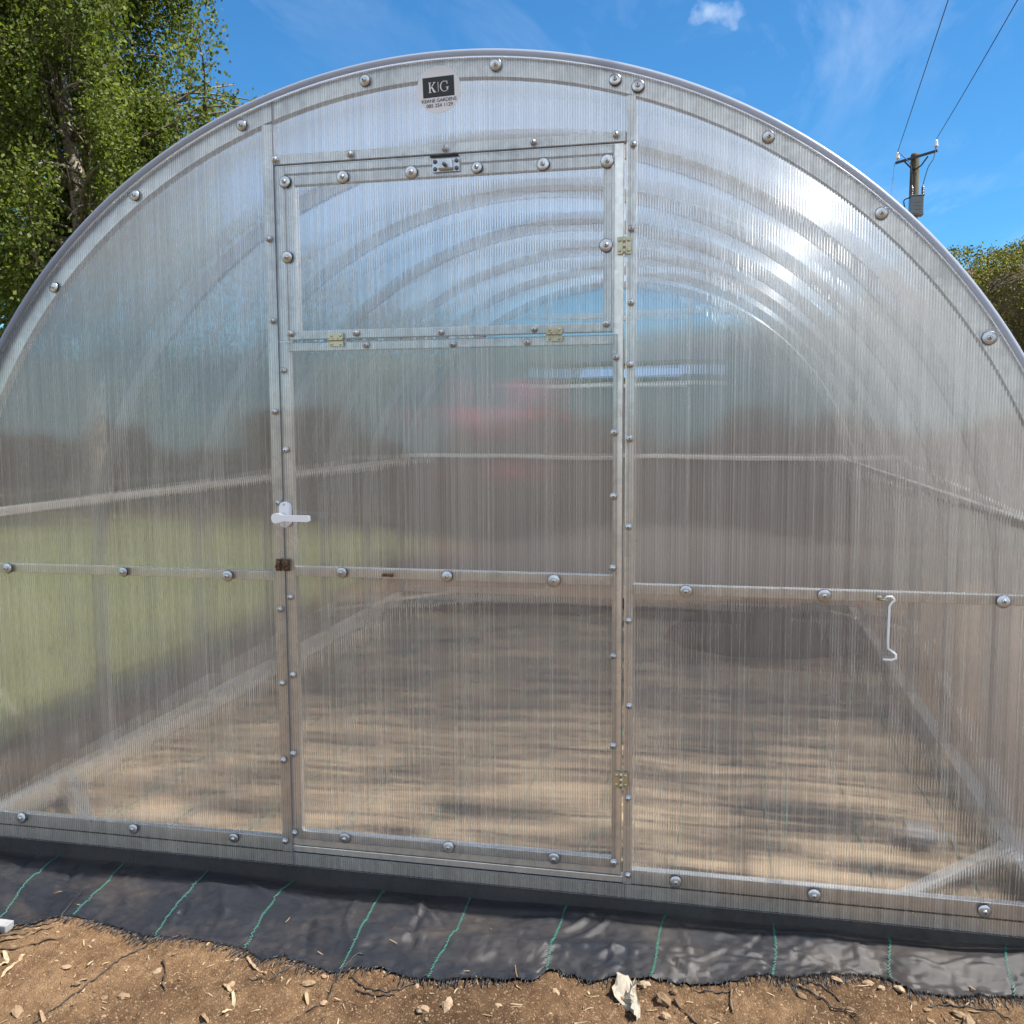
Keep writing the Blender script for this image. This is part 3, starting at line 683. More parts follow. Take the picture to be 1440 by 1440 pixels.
# ------------------------------------------------------------------ weed membrane under and in front of the greenhouse
EDGE = [(-1.75,-.36),(-1.182,-.392),(-1.094,-.349),(-1.036,-.33),(-.987,-.273),(-.928,-.268),(-.791,-.286),(-.655,-.31),(-.517,-.315),(-.432,-.313),(-.368,-.348),(-.324,-.323),(-.261,-.341),(-.172,-.362),(-.134,-.345),(-.032,-.339),(.026,-.356),(.107,-.345),(.168,-.321),(.201,-.319),(.285,-.311),(.305,-.258),(.345,-.256),(.41,-.285),(.471,-.249),(.52,-.253),(.584,-.246),(.679,-.226),(.774,-.186),(.838,-.181),(.966,-.146),(1.063,-.117),(1.091,-.134),(1.123,-.17),(1.219,-.169),(1.296,-.153),(1.359,-.134),(1.449,-.121),(1.85,-.11)]
ex, ey_ = np.array([e[0] for e in EDGE]), np.array([e[1] for e in EDGE])
def edge_y(x): return float(np.interp(x, ex, ey_)) + .005*fbm(x, 0, 24, 3, 2.2)
rc = random.Random(42); CREASE = []
for k in range(95):
    x0 = rc.uniform(-1.3, 1.6); y0 = rc.uniform(-.30, -.04); a = rc.choice((rc.gauss(.35, .35), rc.gauss(1.9, .3), rc.gauss(-.25, .3))); L_ = rc.uniform(.03, .15)
    CREASE.append((x0, y0, math.cos(a), math.sin(a), L_, rc.uniform(.0028, .008), rc.uniform(.0012, .0052)*rc.choice((1, 1, -1)), rc.uniform(-3, 3)))
def crease_h(x, y):
    h = 0
    for x0, y0, c, s, L_, w, hh, cv in CREASE:
        dx, dy = x-x0, y-y0
        if abs(dx) > .17 or abs(dy) > .17: continue
        u = dx*c+dy*s; v = -dx*s+dy*c - cv*u*u
        if abs(u) < L_ and abs(v) < 3*w: h += hh*(1-(u/L_)**2)*math.exp(-(v/w)**2)
    return h
def mem_h(x, y, t):
    # t: 0 at the base beam, 1 at the free edge (front strip)
    s0 = soil_h(x, y)
    w = .010*fbm(x*.55, y*3.2, 3.0, 2, 7.7) + .004*(1-abs(fbm(x*.7+y*.9, y*2.4-x*.3, 4.0, 2, 4.4))*2.2) +   .0007*(1-2.4*abs(fbm(x*1.5-y*1.3, y*1.1+x*.5, 10, 1, 8.1)))-.004
    base = .004 + .022*min(1, max(0, (x+.1)/1.5))
    flat = base*(1-t) + (s0+.006)*t
    bulge = .022*math.sin(math.pi*min(1, t*1.05))*(.5+.5*fbm(x, 0, 1.7, 2, 5.5))
    w += crease_h(x, y)*1.5
    return max(flat + w*(.35+1.1*math.sin(math.pi*min(1, max(0, t)))**.7) + bulge, s0+.003)
cols = np.arange(-1.72, 1.80, .008); nfr = 44; nin = 90; mv = []
for x in cols:
    e = edge_y(x)
    for j in range(nfr+1):
        t = 1-j/nfr; y = .02 + (e-.02)*t
        mv.append((x, y, mem_h(x, y, t)))
    for j in range(1, nin+1):
        y = .02 + (GL-.02)*j/nin
        z = .010 + .010*fbm(x, y, 1.6, 4, 3.3) + .016*abs(fbm(x*.55, y*2.2, 2.6, 3, 6.1)) if y > .06 else .012
        mv.append((max(-1.46, min(1.46, x)), y, min(z, .06)))
rr = nfr+1+nin; nc = len(cols); ii, jj = np.meshgrid(np.arange(rr-1), np.arange(nc-1)); b0 = (jj*rr+ii).ravel()
mem = empty('weed_membrane', (0, 0, 0)); tag(mem, 'black woven weed membrane with green stitched lines spread under the greenhouse', 'ground sheet')
np_mesh('sheet', np.array(mv), 4, np.stack([b0, b0+rr, b0+rr+1, b0+1], 1), M['membrane'], mem, True)
def mem_z(x, y):
    e = edge_y(x); t = min(1, max(0, (.02-y)/(.02-e))); return mem_h(x, y, t)
STRIPE = [((-1.194,.014),(-1.124,-.301)),((-.975,.026),(-.942,-.26)),((-.715,.029),(-.68,-.277)),((-.455,.017),(-.436,-.305)),((-.188,.026),(-.169,-.346)),((.051,.023),(.045,-.326)),((.308,.026),(.304,-.272)),((.565,.02),(.544,-.245)),((.827,.031),(.816,-.168)),((1.093,.042),(1.082,-.133)),((1.357,.025),(1.339,-.144))]
for (a, b) in STRIPE:
    b = (b[0], edge_y(b[0])); mb = MB(); L_ = math.hypot(b[0]-a[0], b[1]-a[1]); n_ = int(L_/.0042); pts = []
    for i in range(n_+1):
        t = i/n_; bow = .007*math.sin(t*3.3+a[0]*7)*math.sin(math.pi*t)
        x = a[0]+(b[0]-a[0])*t + bow + (.0030 if i % 2 else -.0030); y = min(.018, a[1])+(b[1]-min(.018, a[1]))*t
        pts.append((x, y, mem_z(x, y)+.0016))
    mb.tube(pts, .0009, 4); mb.build('stitched_line', M['green'], mem)
    mb = MB(); pts = []                                                # the same line carried on inside
    for i in range(60):
        y = .09 + 3.7*i/59; x = a[0]+.01*math.sin(y*2+a[0]); z = .010 + .010*fbm(x, y, 1.6, 4, 3.3) + .016*abs(fbm(x*.55, y*2.2, 2.6, 3, 6.1))
        pts.append((x, y, min(z, .06)+.004))
    if abs(a[0]) < 1.4: mb.tube(pts, .0026, 4); mb.build('stitched_line', M['green'], mem)
fb = MB(); random.seed(3)
x = -1.25
while x < 1.6:
    dens = max(0, fbm(x, 0, 5, 3, 12.7)+.35)
    if random.random() < .4+dens:
        e = edge_y(x); z0 = mem_h(x, e, 1)+.0015; L_ = random.uniform(.012, .042)*(.5+dens); dx = random.gauss(0, .006)+(-.006 if x < 0 else .004)
        y1_, y2_ = e+.004, e-L_; zz = max(z0-.012, soil_h(x+dx, y2_)+.002)
        fb.tube([(x, y1_, z0), (x+dx*.5, (y1_+y2_)/2, (z0+zz)/2+.004*random.random()), (x+dx, y2_, zz)], [.0010, .0010, .0006], 4)
    x += random.uniform(.0018, .0062)
fr_ = fb.build('frayed_edge', M['thread'], mem); fr_['kind'] = 'stuff'

# ------------------------------------------------------------------ small things on the soil
def ground_z(x, y): return soil_h(x, y)
CORDS = [[(-.737,-.674),(-.722,-.595),(-.707,-.464),(-.699,-.379),(-.667,-.316)],[(-1.086,-.358),(-1.031,-.336),(-.977,-.285),(-.987,-.169)],[(-.187,-.505),(-.157,-.478),(-.165,-.366),(-.149,-.309),(-.131,-.299)],[(-.367,-.426),(-.321,-.405),(-.294,-.348),(-.265,-.333)],[(-.14,-.376),(-.074,-.411),(-.025,-.406),(.001,-.373),(.04,-.347)],[(-.104,-.423),(-.05,-.431),(-.014,-.415)],[(.64,-.259),(.679,-.265),(.715,-.258),(.72,-.234)],[(.83,-.183),(.867,-.209),(.911,-.233),(.945,-.269),(.986,-.296)],[(.884,-.189),(.929,-.202),(.959,-.231)],[(1.142,-.225),(1.182,-.203),(1.211,-.205),(1.268,-.207),(1.305,-.24)]]
CORD_L = ['long straight black thread running from the membrane edge to the bottom of the picture','short black thread lying across the membrane near its left corner','black thread running towards the viewer from the middle left of the membrane','short loose black thread on the soil left of the middle','curled black thread on the soil under the middle of the membrane','small arc of black thread below the curled one','short hooked black thread beside the white paper scrap on its right','long black thread trailing over the soil at the right','shorter black thread branching beside the long one at the right','wavy black thread lying near the lower right corner']
def spline(pts, n):
    P = [Vector(p) for p in pts]; out = []
    for i in range(len(P)-1):
        a, b, c, d = P[max(i-1,0)], P[i], P[i+1], P[min(i+2,len(P)-1)]
        for k in range(n):
            t = k/n; out.append(.5*((2*b)+(c-a)*t+(2*a-5*b+4*c-d)*t*t+(3*b-a-3*c+d)*t**3))
    out.append(P[-1]); return out
def top_z(x, y):
    return max(soil_h(x, y), mem_z(x, y) if y > edge_y(x) else -9)
for pts, lab in zip(CORDS, CORD_L):
    P = spline([(x, y, 0) for x, y in pts], 10)
    mb = MB(); P = [(p.x+.002*fbm(p.x, p.y, 40), p.y, top_z(p.x, p.y)+.0022+.003*abs(fbm(p.x, p.y, 20))) for p in P]
    mb.tube(P, .0016, 5); o = mb.build('loose_thread', M['cord']); tag(o, lab, 'thread', 'loose black threads on the soil')
CURLS = [[(-.411,-.458),(-.381,-.478),(-.364,-.482)],[(-.372,-.487),(-.347,-.53),(-.352,-.568)],[(-.411,-.35),(-.364,-.384),(-.336,-.393)],[(-.746,-.64),(-.721,-.66),(-.71,-.653)],[(-.4,-.573),(-.37,-.595)],[(-.219,-.435),(-.197,-.472)],[(-1.044,-.407),(-1.009,-.376),(-.989,-.338)],[(-.929,-.54),(-.942,-.483),(-.939,-.451)],[(-.964,-.503),(-.97,-.473),(-1.001,-.448)]]
def strip(mb, P, w):
    vs = []; n = len(P)
    for i, p in enumerate(P):
        d = (P[min(i+1,n-1)]-P[max(i-1,0)]).normalized(); s = d.cross(Vector((0,0,1))).normalized(); ww = w*(.35+.65*math.sin(math.pi*(i+.6)/(n+.2)))
        tl = Vector((0,0,random.uniform(-.5,.5)*ww)); vs += [p-s*ww+tl, p+s*ww-tl, p+s*ww*.8-tl-Vector((0,0,.0015)), p-s*ww*.8+tl-Vector((0,0,.0015))]
    fs = []
    for i in range(n-1):
        for k in range(4): fs.append((i*4+k, i*4+(k+1)%4, i*4+4+(k+1)%4, i*4+4+k))
    fs += [(3,2,1,0), tuple(n*4-4+k for k in range(4))]; mb.add(vs, fs, 0, False)
for i, pts in enumerate(CURLS):
    P = spline([(x, y, 0) for x, y in pts], 6); P = [Vector((p.x, p.y, soil_h(p.x, p.y)+.004+.004*math.sin(k*.7))) for k, p in enumerate(P)]
    mb = MB(); strip(mb, P, .0042 if i < 6 else .0055); o = mb.build('wood_shaving', M['straw']); tag(o, 'dry curled wood shaving lying on the bare soil left of the middle', 'shaving', 'dry wood shavings on the soil')
def stone_mesh(i):
    bm = bmesh.new(); bmesh.ops.create_icosphere(bm, subdivisions=2, radius=1)
    for v in bm.verts:
        c = v.co; q = Vector([round(a*1.6)/1.6 for a in c]); c2 = c*.45+q*.55
        v.co = c2*(1+.22*noise.noise(c*1.7+Vector((i*3.1, 0, 0)))); v.co.z *= .62; v.co.x *= 1.2
    me = bpy.data.meshes.new('stone'); bm.to_mesh(me); bm.free(); me.materials.append(M['stone']); return me
SM = [stone_mesh(i) for i in range(9)]
STONES = [(.576,-.319,.017),(.586,-.375,.011),(.532,-.279,.012),(.957,-.168,.013),(1.028,-.159,.011),(1.093,-.168,.014),(.876,-.241,.010),(1.204,-.238,.015),(1.215,-.263,.017),(-.806,-.476,.010),(-.587,-.445,.010),(-.605,-.549,.012),(-.226,-.408,.015),(-.159,-.473,.009),(.067,-.46,.015),(.12,-.449,.016),(-.437,-.35,.009),(-.2,-.371,.008),(1.054,-.173,.009),(1.114,-.218,.009),(.226,-.424,.008),(.975,-.268,.010),(-.736,-.535,.010),(-.647,-.558,.009),(-.801,-.643,.015),(-.392,-.457,.010)]
ST_L = ['blocky tan stone on the soil right of the white paper scrap','tan stone below the blocky one right of the paper scrap','small pale stone touching the paper scrap at its upper right']
random.seed(11)
allst = list(STONES)
for k in range(130):
    x = random.uniform(-1.15, 1.45); y = random.uniform(-.70, -.12)
    if y > edge_y(x)-.012: continue
    allst.append((x, y, random.choice((.0035, .0045, .006, .0075))*(1.15 if x > .3 else .85)))
for i, (x, y, r) in enumerate(allst):
    o = bpy.data.objects.new('stone', SM[i % 9]); C.objects.link(o); o.location = (x, y, soil_h(x, y)+r*.18); o.scale = (r, r*random.uniform(.7, 1), r*random.uniform(.7, 1.1)); o.rotation_euler = (random.uniform(-.4,.4), random.uniform(-.4,.4), random.uniform(0, 6.28))
    if i < 3: lab = ST_L[i]
    elif i < len(STONES): lab = 'larger tan stone half bedded in the bare soil in front of the membrane'
    else: lab = 'tiny tan pebble lying on the bare soil in front of the membrane'
    tag(o, lab, 'stone' if i < len(STONES) else 'pebble', 'stones on the soil' if i < len(STONES) else 'pebbles on the soil')
# crumbs, bark bits and straw nobody could count
N_ = 9000; cx = RNG.uniform(-1.35, 1.7, N_); cyy = RNG.uniform(-.78, -.1, N_)
ok = np.array([y < edge_y(x)+.004 for x, y in zip(cx, cyy)]); cx, cyy = cx[ok], cyy[ok]; N_ = len(cx)
base = np.array([(1,0,0),(-.5,.87,0),(-.5,-.87,0),(.15,.1,.8)])
vs = []; fs = []
for k in range(N_):
    r = float(RNG.choice([.0012,.0018,.0025,.0035], p=[.4,.33,.2,.07])); a = RNG.uniform(0, 6.28); ca_, sa_ = math.cos(a), math.sin(a)
    zb = soil_h(cx[k], cyy[k])-.0006; s = RNG.uniform(.6, 1.5, 3)*r
    for b in base: vs.append((cx[k]+(b[0]*ca_-b[1]*sa_)*s[0], cyy[k]+(b[0]*sa_+b[1]*ca_)*s[1], zb+b[2]*s[2]))
    o4 = 4*k; fs += [(o4,o4+1,o4+3),(o4+1,o4+2,o4+3),(o4+2,o4,o4+3)]
cr = np_mesh('soil_crumbs', np.array(vs), 3, np.array(fs), M['stone']); tag(cr, 'loose crumbs of dry soil scattered over the bare ground', 'soil crumbs', kind='stuff')
sb = MB(); random.seed(5)
for k in range(430):
    x = random.uniform(-1.3, 1.6); y = random.uniform(-.76, -.1)
    if y > edge_y(x)-.003 and random.random() < .93: continue
    L_ = random.uniform(.006, .03)*(1 if random.random() < .85 else 1.8); a = random.uniform(0, 6.28); z0 = top_z(x, y)
    P = [Vector((x+math.cos(a)*L_*(t-.5)+.002*random.random(), y+math.sin(a)*L_*(t-.5), z0+.0015+.0035*random.random())) for t in (0, .5, 1)]
    strip(sb, P, random.uniform(.0006, .0018))
so = sb.build('straw_litter', M['straw']); tag(so, 'scattered bits of dry straw and wood fibre on the bare ground', 'litter', kind='stuff')
tb = [[(-1.12,-.43),(-1.06,-.40),(-1.00,-.35),(-.965,-.31)],[(-1.08,-.50),(-1.02,-.45),(-.96,-.40),(-.90,-.36)],[(-.60,-.40),(-.565,-.445),(-.545,-.49)],[(-.545,-.49),(-.52,-.515)],[(.60,-.31),(.63,-.36),(.66,-.40)],[(.725,-.24),(.722,-.30),(.728,-.34)]]
tl_ = ['dark twig lying against the membrane at the left edge','dark twig just below the other one at the left edge','thin brown twig crossing the long black thread','short twig end below the one crossing the thread','thin twig right of the blocky tan stone','upright thin twig below the hooked black thread']
for pts, lab in zip(tb, tl_):
    P = spline([(x, y, 0) for x, y in pts], 6); mb = MB(); P = [(p.x, p.y, soil_h(p.x, p.y)+.004) for p in P]; mb.tube(P, [.0022+.0012*math.sin(k) for k in range(len(P))], 6); tag(mb.build('twig', M['twig']), lab, 'twig', 'dark twigs on the soil')
# torn paper scrap
random.seed(2); pb = MB(); rows = [(.466,.506,-.258),(.470,.514,-.275),(.466,.516,-.295),(.462,.515,-.312),(.470,.520,-.328),(.490,.527,-.345),(.502,.530,-.362),(.508,.531,-.380),(.518,.527,-.392)]
vs = []; nc_ = 7
for j, (xa, xb, y) in enumerate(rows):
    for i in range(nc_):
        t = i/(nc_-1); x = xa+(xb-xa)*t+random.uniform(-.0015,.0015)*(0 < i < nc_-1); vs.append((x, y+.004*math.sin(i*2.1+j), soil_h(x, y)+.010+.009*math.sin(t*5+j*.9)+.005*math.cos(j*1.7+t*9)+.004*random.random()))
fs = [(j*nc_+i, j*nc_+i+1, j*nc_+nc_+i+1, j*nc_+nc_+i) for j in range(len(rows)-1) for i in range(nc_-1)]
o0 = len(vs); vs += [(x, y, z-.0012) for x, y, z in vs]; fs2 = [tuple(o0+k for k in reversed(f)) for f in fs]
pb.add(vs, fs+fs2, 0, False); tag(pb.build('paper_scrap', M['paper']), 'crumpled dirty white scrap of paper on the soil at the membrane edge', 'paper scrap')
wb = MB(); wb.cbox(-1.145, -1.058, -.372, -.340, -.015, .006, .003); wb.cbox(-1.155, -1.070, -.412, -.380, -.018, .002, .003)
tag(wb.build('white_offcut', M['block']), 'pale rectangular offcut lying at the left edge of the picture', 'offcut')
# inside the house
ib = MB(); ib.cbox(1.225, 1.305, .52, .60, .03, .075, .006); ib.cbox(1.235, 1.275, .512, .5195, .035, .060, .002); tag(ib.build('pale_block', M['block']), 'small pale block lying on the ground inside the greenhouse on the right', 'block')
def mound(name, cx, cyy, rx, ry, h, mat, label, cat, seed):
    mb = MB(); n, m_ = 48, 20; vs = []
    for j in range(m_+1):
        for i in range(n):
            a = 2*math.pi*i/n; r = j/m_; rr_ = r*(1+.18*fbm(math.cos(a), math.sin(a), 1.4, 3, seed)); x, y = cx+rx*rr_*math.cos(a), cyy+ry*rr_*math.sin(a)
            z = h*max(0, (1-r*r))**.8*(1+.3*fbm(x, y, 3, 3, seed)) + .03*abs(fbm(x, y, 7, 3, seed))*(1-r) - .01 + (.02 if cyy < 4 else 0); vs.append((x, y, z))
    fs = [(j*n+i, j*n+n+i, j*n+n+(i+1)%n, j*n+(i+1)%n) for j in range(m_) for i in range(n)]
    mb.add(vs, fs, 0, True); return tag(mb.build(name, M[mat]), label, cat)
mound('dark_heap', .95, 3.2, .56, .45, .25, 'heap', 'low dark heap on the ground inside the greenhouse at the right rear', 'heap', 2.0)  # low near-black lumpy heap
mound('compost_mound', .2, 6.0, 2.2, .75, .36, 'compost', 'dark rounded mound on the ground behind the greenhouse', 'mound', 5.0)
PERF = True

# ------------------------------------------------------------------ plants beyond
def leaves_mesh(name, P, size, mat, parent, flat=0.0, aspect=.75):
    n = len(P); d = RNG.normal(0, 1, (n, 3)); d[:, 2] = d[:, 2]*(1-flat)-.5*(1-flat); d /= np.linalg.norm(d, axis=1)[:, None]
    r = RNG.normal(0, 1, (n, 3)); s = np.cross(d, r); s /= np.linalg.norm(s, axis=1)[:, None]+1e-9
    L_ = size*RNG.uniform(.65, 1.3, n)[:, None]
    v = np.stack([P, P+d*L_*.45+s*L_*aspect*.5, P+d*L_, P+d*L_*.45-s*L_*aspect*.5], 1).reshape(-1, 3)
    return np_mesh(name, v, 4, np.arange(4*n).reshape(-1, 4), mat, parent)
def limb_path(p, d, L_, n=7, droop=.25, wob=.12):
    pts = [Vector(p)]; d = Vector(d).normalized()
    for i in range(n):
        d = (d + Vector((random.gauss(0, wob), random.gauss(0, wob), random.gauss(0, wob)-droop/n))).normalized(); pts.append(pts[-1]+d*(L_/n))
    return pts
def weeping_tree(name, base, H, crown_r, label, trunk_pts, rad, leaf, bark, n_limb, n_strand, leaf_n, lsize, seed, zlow=.28, group=None, view_gap=False):
    random.seed(seed); root = empty(name, base); b = Vector(base)
    T = spline([Vector(p) for p in trunk_pts], 6); mb = MB()
    rs = [rad*(1-.82*i/(len(T)-1)) for i in range(len(T))]; mb.tube(T, rs, 12); trunk = mb.build('trunk', bark, root)
    lb_ = MB(); tips = []
    for k in range(n_limb):
        f = random.uniform(zlow, .98); q = T[int(f*(len(T)-1))]; a = random.uniform(0, 6.28); reach = crown_r*(1-.55*max(0, f-.45)/.55)*random.uniform(.55, 1.0)
        P = limb_path(q, (math.cos(a), math.sin(a), .75), reach*1.15, 8, .55)
        r0 = .35*rad*(1-.6*f); lb_.tube(P, [r0*(1-.85*i/8)+.004 for i in range(9)], 6)
        for i in range(2, 9): tips.append((P[i], f))
        for s_ in range(3):
            i0 = random.randint(2, 6); a2 = a+random.uniform(-1.1, 1.1); Q = limb_path(P[i0], (math.cos(a2), math.sin(a2), .5), reach*.5, 6, .7)
            lb_.tube(Q, [r0*.4*(1-.8*i/6)+.003 for i in range(7)], 5)
            for i in range(2, 7): tips.append((Q[i], f))
    lb_.build('limbs', M['limb_bark'], root)
    tw = MB(); LP = []; clumps = [random.choice(tips) for _ in range(n_strand//11)]
    for k in range(n_strand):
        q, f = random.choice(clumps); L_ = random.uniform(.25, 1.05)*(1.1 if f < .7 else .7); q = q+Vector((random.gauss(0,.16), random.gauss(0,.16), random.gauss(0,.12)))
        dx, dy = random.gauss(0, .16), random.gauss(0, .16); P = [q+Vector((dx*t*L_, dy*t*L_, -t*L_*(.85+.3*t)+.10*math.sin(t*3))) for t in (0, .25, .5, .75, 1)]
        if random.random() < .16: tw.tube(P, [.0045, .0038, .003, .0025, .002], 3, cap=False)
        m_ = leaf_n
        for i in range(m_):
            t = random.random()**.8; j = min(3, int(t*4)); fr = t*4-j; p = P[j].lerp(P[j+1], fr)
            if view_gap and 2.6 < p.z < 5.6 and p.y < b.y+.25 and abs(p.x-np.interp(p.z, [q_.z for q_ in T], [q_.x for q_ in T])-(p.y-b.y)*-.72) < .30 and random.random() < .95: continue
            LP.append((p.x-b.x+random.gauss(0, .06), p.y-b.y+random.gauss(0, .06), p.z-b.z+random.gauss(0, .04)))
    for o in (trunk,): pass
    tw.build('twigs', M['brown_bark'], root)
    for ch in root.children:
        me = ch.data; me.transform(Matrix.Translation(-b))
    leaves_mesh('crown', np.array(LP), lsize, leaf, root)
    return tag(root, label, 'tree', group)
weeping_tree('birch_tree', (-7.5, 9.0, 0), 11, 2.55, 'tall weeping birch with pale bark and bright small leaves behind the greenhouse', [(-7.5,9,-.1),(-7.45,9,2.2),(-7.55,9.05,4.2),(-7.85,9.1,6.2),(-7.9,9.2,8.4),(-7.8,9.3,10.6)], .17, M['birch_leaf'], M['birch_bark'], 85, 5400, 40, .052, 21, .27, None, True)
weeping_tree('brown_trunked_tree', (-9.6, 11.0, 0), 9, 2.4, 'dark tree with a brown trunk at the left behind the birch', [(-9.5,11,-.1),(-9.55,11,2.6),(-9.75,11,4.4),(-9.9,11,6.6),(-9.7,11,8.6)], .13, M['dark_leaf'], M['brown_bark'], 40, 1500, 30, .07, 33, .2)
# understorey shrubs below the trees
def shrub(name, cx, cyy, rx, ry, h, n, leaf, label, cat, lsize=.05, seed=0, flowers=0, group=None):
    random.seed(seed); root = empty(name, (cx, cyy, 0)); mb = MB()
    for k in range(9):
        a = random.uniform(0, 6.28); P = limb_path((0, 0, -.02), (math.cos(a)*.6, math.sin(a)*.6, 1), h*.85, 6, .1); mb.tube(P, [.018*(1-.12*i) for i in range(7)], 5)
    mb.build('stems', M['brown_bark'], root)
    u = RNG.normal(0, 1, (n, 3)); u /= np.linalg.norm(u, axis=1)[:, None]; rad = RNG.uniform(.45, 1, n)**.5
    lump = np.array([1+.35*noise.noise(Vector(q*1.8)+Vector((seed*3.3, 0, 0))) for q in u]); P = u*(rad*lump)[:, None]
    P = np.stack([P[:, 0]*rx, P[:, 1]*ry, h*.52+P[:, 2]*h*.5], 1); leaves_mesh('foliage', P, lsize, leaf, root)
    if flowers:
        vs = []
        for k in range(flowers):
            fx, fz = [(.10,1.42),(.02,1.40),(.16,1.27),(-.12,1.19),(-.16,1.22),(.0,.86),(.13,1.50),(-.30,1.30)][k]; c = Vector((fx, -ry*.95, fz))
            for i in range(40): vs.append(c+Vector((random.gauss(0,.055), random.gauss(0,.04), random.gauss(0,.035))))
        leaves_mesh('flowers', np.array(vs), .07, M['flower'], root, 0, 1)
    return tag(root, label, cat, group)
shrub('flowering_shrub', -1.15, 6.2, .75, .5, 1.75, 5200, M['dark_leaf'], 'red flowered shrub growing behind the greenhouse', 'shrub', .05, 4, 8)
for i, (x, y, rx, h) in enumerate([(-5.4, 10.4, 1.7, 3.7), (-8.6, 10.8, 1.7, 3.4), (-3.4, 10.1, 1.4, 2.9), (-11.5, 10.2, 1.8, 3.4), (-7.3, 12.6, 1.8, 4.7)]):
    shrub('shrub', x, y, rx, .9, h, 6500, M['dark_leaf'], ['dark rounded shrub in front of the birch trunk','broad dark shrub left of the birch trunk','low dark shrub between the birch and the hedge','tall dark shrub at the far left','tallest dark shrub, behind the birch and the other shrubs'][i], 'shrub', .065, 40+i, 0, 'dark shrubs under the trees')

def hedge(name, pts, label, seed, dens, lsize=.042, group=None):
    # pts: (x, y, width, height) along the hedge line
    random.seed(seed); root = empty(name, (pts[0][0], pts[0][1], 0)); o = Vector((pts[0][0], pts[0][1], 0)); core = MB(); P = []; secs = []
    S_ = spline([Vector((x, y, 0)) for x, y, w, h in pts], 8); W_ = np.interp(np.linspace(0, 1, len(S_)), np.linspace(0, 1, len(pts)), [p[2] for p in pts]); H_ = np.interp(np.linspace(0, 1, len(S_)), np.linspace(0, 1, len(pts)), [p[3] for p in pts])
    prof = [(-.5,0),(-.52,.40),(-.51,.82),(-.43,.95),(-.22,.995),(0,1),(.22,.995),(.43,.95),(.51,.82),(.52,.40),(.5,0)]
    rings = []
    for i, c in enumerate(S_):
        d = (S_[min(i+1,len(S_)-1)]-S_[max(i-1,0)]).normalized(); s = Vector((d.y, -d.x, 0)); ring = []
        for a, b in prof:
            lump = 1+.10*fbm(c.x+a*2, c.y+b*2, .8, 3, seed); ring.append(c+s*a*W_[i]*lump+Vector((0,0,b*H_[i]*(1+.05*fbm(c.x*1.0, a*2, .9, 2, seed)))))
        rings.append(ring)
    n = len(prof); vs = []
    for i, rg in enumerate(rings):
        cc = S_[i]+Vector((0,0,H_[i]*.45)); vs += [cc+(v-cc)*.86-o for v in rg]
    fs = [(i*n+k, i*n+k+1, i*n+n+k+1, i*n+n+k) for i in range(len(rings)-1) for k in range(n-1)] + [tuple(range(n))[::-1], tuple((len(rings)-1)*n+k for k in range(n))]
    core.add(vs, fs); core.build('inner_branches', M['hedge_twig'], root)
    tris = []; area = []
    for i in range(len(rings)-1):
        for k in range(n-1):
            A, B, Cc, D = rings[i][k], rings[i][k+1], rings[i+1][k+1], rings[i+1][k]; ar = ((B-A).cross(D-A)).length; nn = (B-A).cross(D-A).normalized(); m_ = int(ar*dens)+1
            for q in range(m_):
                u, v = random.random(), random.random(); p = A.lerp(B, u).lerp(D.lerp(Cc, u), v); cc = S_[i]+Vector((0,0,H_[i]*.45))
                dpt = abs(random.gauss(0, .055)); hole = max(0, fbm(p.x*2.2+p.y, p.z*2.2, 1.6, 3, seed)); p = p+(cc-p).normalized()*(dpt+.16*hole) ; p += Vector((random.gauss(0,.02), random.gauss(0,.02), random.gauss(0,.025))); P.append(p-o)
    leaves_mesh('foliage', np.array([tuple(p) for p in P]), lsize, M['hedge_leaf'], root, .2, .6)
    tw = MB()
    for q in range(260):
        p = Vector(random.choice(P)); d = Vector((random.gauss(0,1), random.gauss(0,1), random.gauss(.4,.7))).normalized(); L_ = random.uniform(.10, .32); tw.tube([p-d*L_*.6, p+Vector((random.gauss(0,.02),)*3), p+d*L_*.4], [.005, .004, .002], 3, cap=False)
    tw.build('twigs', M['hedge_twig'], root)
    return tag(root, label, 'hedge', group)
hedge('hedge', [(2.75,7.0,1.3,2.42),(3.3,6.9,1.4,2.74),(4.4,6.6,1.6,2.85),(6,6.0,1.7,2.9),(7.5,5.2,1.7,2.9)], 'thick trimmed hedge with a rounded sunlit top, nearest at the right', 3, 5200, .024)
hedge('hedge', [(-3.2,9.3,1.3,2.0),(-1,9.0,1.4,2.2),(1.6,8.9,1.4,2.28),(2.5,8.9,1.4,2.95),(4,8.9,1.4,3.12),(6,9.1,1.5,3.2),(9,9.4,1.5,3.3)], 'long farther hedge behind the rounded one, running behind the greenhouse', 8, 2000, .030)
hedge('hedge', [(-30,13.5,1.6,2.6),(-18,13,1.6,2.5),(-10,12.6,1.6,2.4),(-3,12.0,1.5,2.2)], 'far hedge on the left behind the birch', 13, 260, .075)

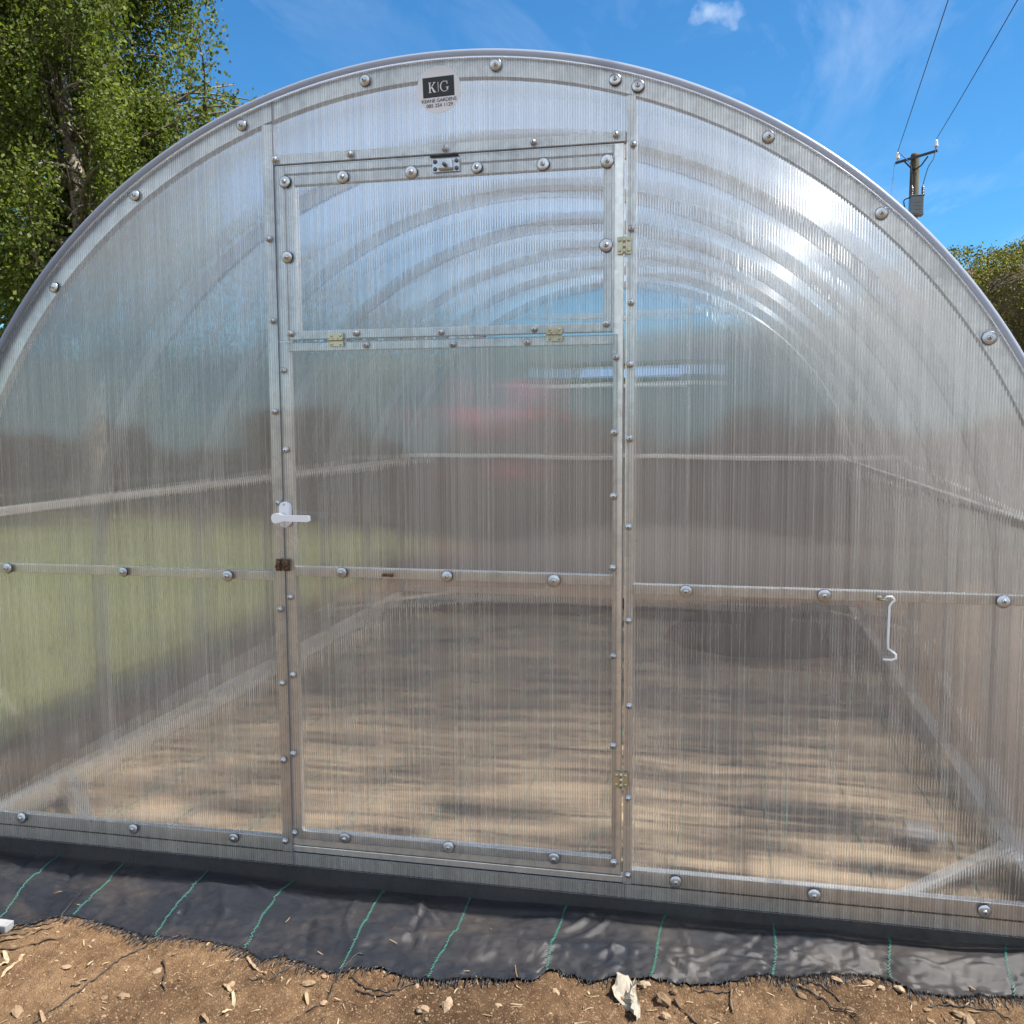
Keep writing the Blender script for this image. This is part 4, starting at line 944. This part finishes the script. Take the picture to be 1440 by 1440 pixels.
# ------------------------------------------------------------------ utility pole and wires
PXx, PYy = 5.40, 25.0
pole = empty('utility_pole', (PXx, PYy, 0)); tag(pole, 'wooden utility pole with a black crossarm and a grey transformer can', 'utility pole')
def rel(mb, name, mat, parent=pole):
    o = mb.build(name, mat, parent); o.data.transform(Matrix.Translation((-PXx, -PYy, 0))); return o
mb = MB(); mb.lathe([(.165,-.3),(.145,3),(.13,5.5),(.112,8.00),(.09,8.05)], (PXx,PYy,0), (0,0,1), 16); rel(mb, 'pole', M['pole_wood'])
L0, R0 = Vector((4.90,24.85,7.80)), Vector((5.90,24.85,8.05))
mb = MB(); mb.bar(L0, R0, .05, .062); rel(mb, 'crossarm', M['black_steel'])
for q in (Vector((5.12,24.85,7.83)), Vector((5.68,24.85,7.92))):
    mb = MB(); mid = Vector((5.40,24.86,7.62)); ctr = q.lerp(mid, .55)+Vector((0,0,-.05)); mb.tube([q, ctr, mid], .02, 6); rel(mb, 'brace', M['black_steel'])
ins = []
for q in (L0+Vector((.05,0,.04)), R0+Vector((-.03,0,.04))):
    mb = MB(); mb.lathe([(.015,0),(.015,.06),(.045,.06),(.058,.09),(.038,.12),(.046,.14),(.034,.18),(.042,.20),(.022,.23)], q, (0,0,1), 14); rel(mb, 'insulator', M['porcelain']); ins.append(q+Vector((0,0,.25)))
tk = MB(); tk.cbox(5.24, 5.56, 24.48, 24.80, 6.43, 6.88, .02); tk.cbox(5.225, 5.575, 24.465, 24.815, 6.881, 6.905, .006); tk.cbox(5.235, 5.565, 24.475, 24.805, 6.405, 6.429, .006)
for k in range(3): tk.box(5.33, 5.47, 24.47, 24.4795, 6.54+k*.09, 6.57+k*.09)
tank = rel(tk, 'transformer', M['tank'])
bt = []
for bx_ in (5.285, 5.545):
    mb = MB(); pr = [(.025, 0)]
    for k in range(5): pr += [(.022,.02+k*.042),(.046,.028+k*.042),(.040,.036+k*.042)]
    pr += [(.016,.25),(.010,.28)]; mb.lathe(pr, (bx_,24.62,6.90), (0,0,1), 12); o = rel(mb, 'bushing', M['brown_glaze'], tank); bt.append(Vector((bx_,24.62,7.18)))
def catenary(a, b, sag, n=24): return [a.lerp(b, t/n)+Vector((0,0,-4*sag*(t/n)*(1-t/n))) for t in range(n+1)]
mb = MB(); mb.tube(catenary(ins[0], bt[0]+Vector((.0,0,0)), -.0) if False else spline([ins[0], Vector((5.12,24.7,7.86)), Vector((5.25,24.66,7.65)), bt[0]], 6), .011, 5); rel(mb, 'lead_wire', M['wire'])
mb = MB(); mb.tube(spline([ins[1]-Vector((0,0,.1)), Vector((5.80,24.72,7.85)), Vector((5.66,24.66,7.6)), bt[1]], 6), .011, 5); rel(mb, 'lead_wire', M['wire'])
mb = MB(); mb.tube(spline([Vector((5.24,24.6,6.86)), Vector((5.10,24.6,6.80)), Vector((5.12,24.6,6.60)), Vector((5.18,24.7,6.2)), Vector((5.24,24.85,5.4)), Vector((5.26,24.86,2))], 6), .016, 5); rel(mb, 'lead_wire', M['wire'])
for a, q, lab in ((ins[0], Vector((4.10,15,7.93)), 'left overhead wire running from the utility pole over the viewer'), (ins[1], Vector((5.13,15,7.84)), 'right overhead wire running from the utility pole over the viewer')):
    d = (q-a); end = a+d*6.0; end.z = a.z-.1; s_ = (a.lerp(end, 1/6).z-q.z)/(4*(1/6)*(5/6)); mb = MB(); mb.tube(catenary(a, end, s_, 36), .0085, 5); tag(mb.build('overhead_wire', M['wire']), lab, 'wire', 'overhead wires at the pole')
mb = MB(); mb.tube([L0+Vector((-.02,0,.0)), Vector((4.33,25,0))], .006, 5); tag(mb.build('stay_wire', M['wire']), 'thin stay wire slanting down from the left end of the crossarm', 'wire')
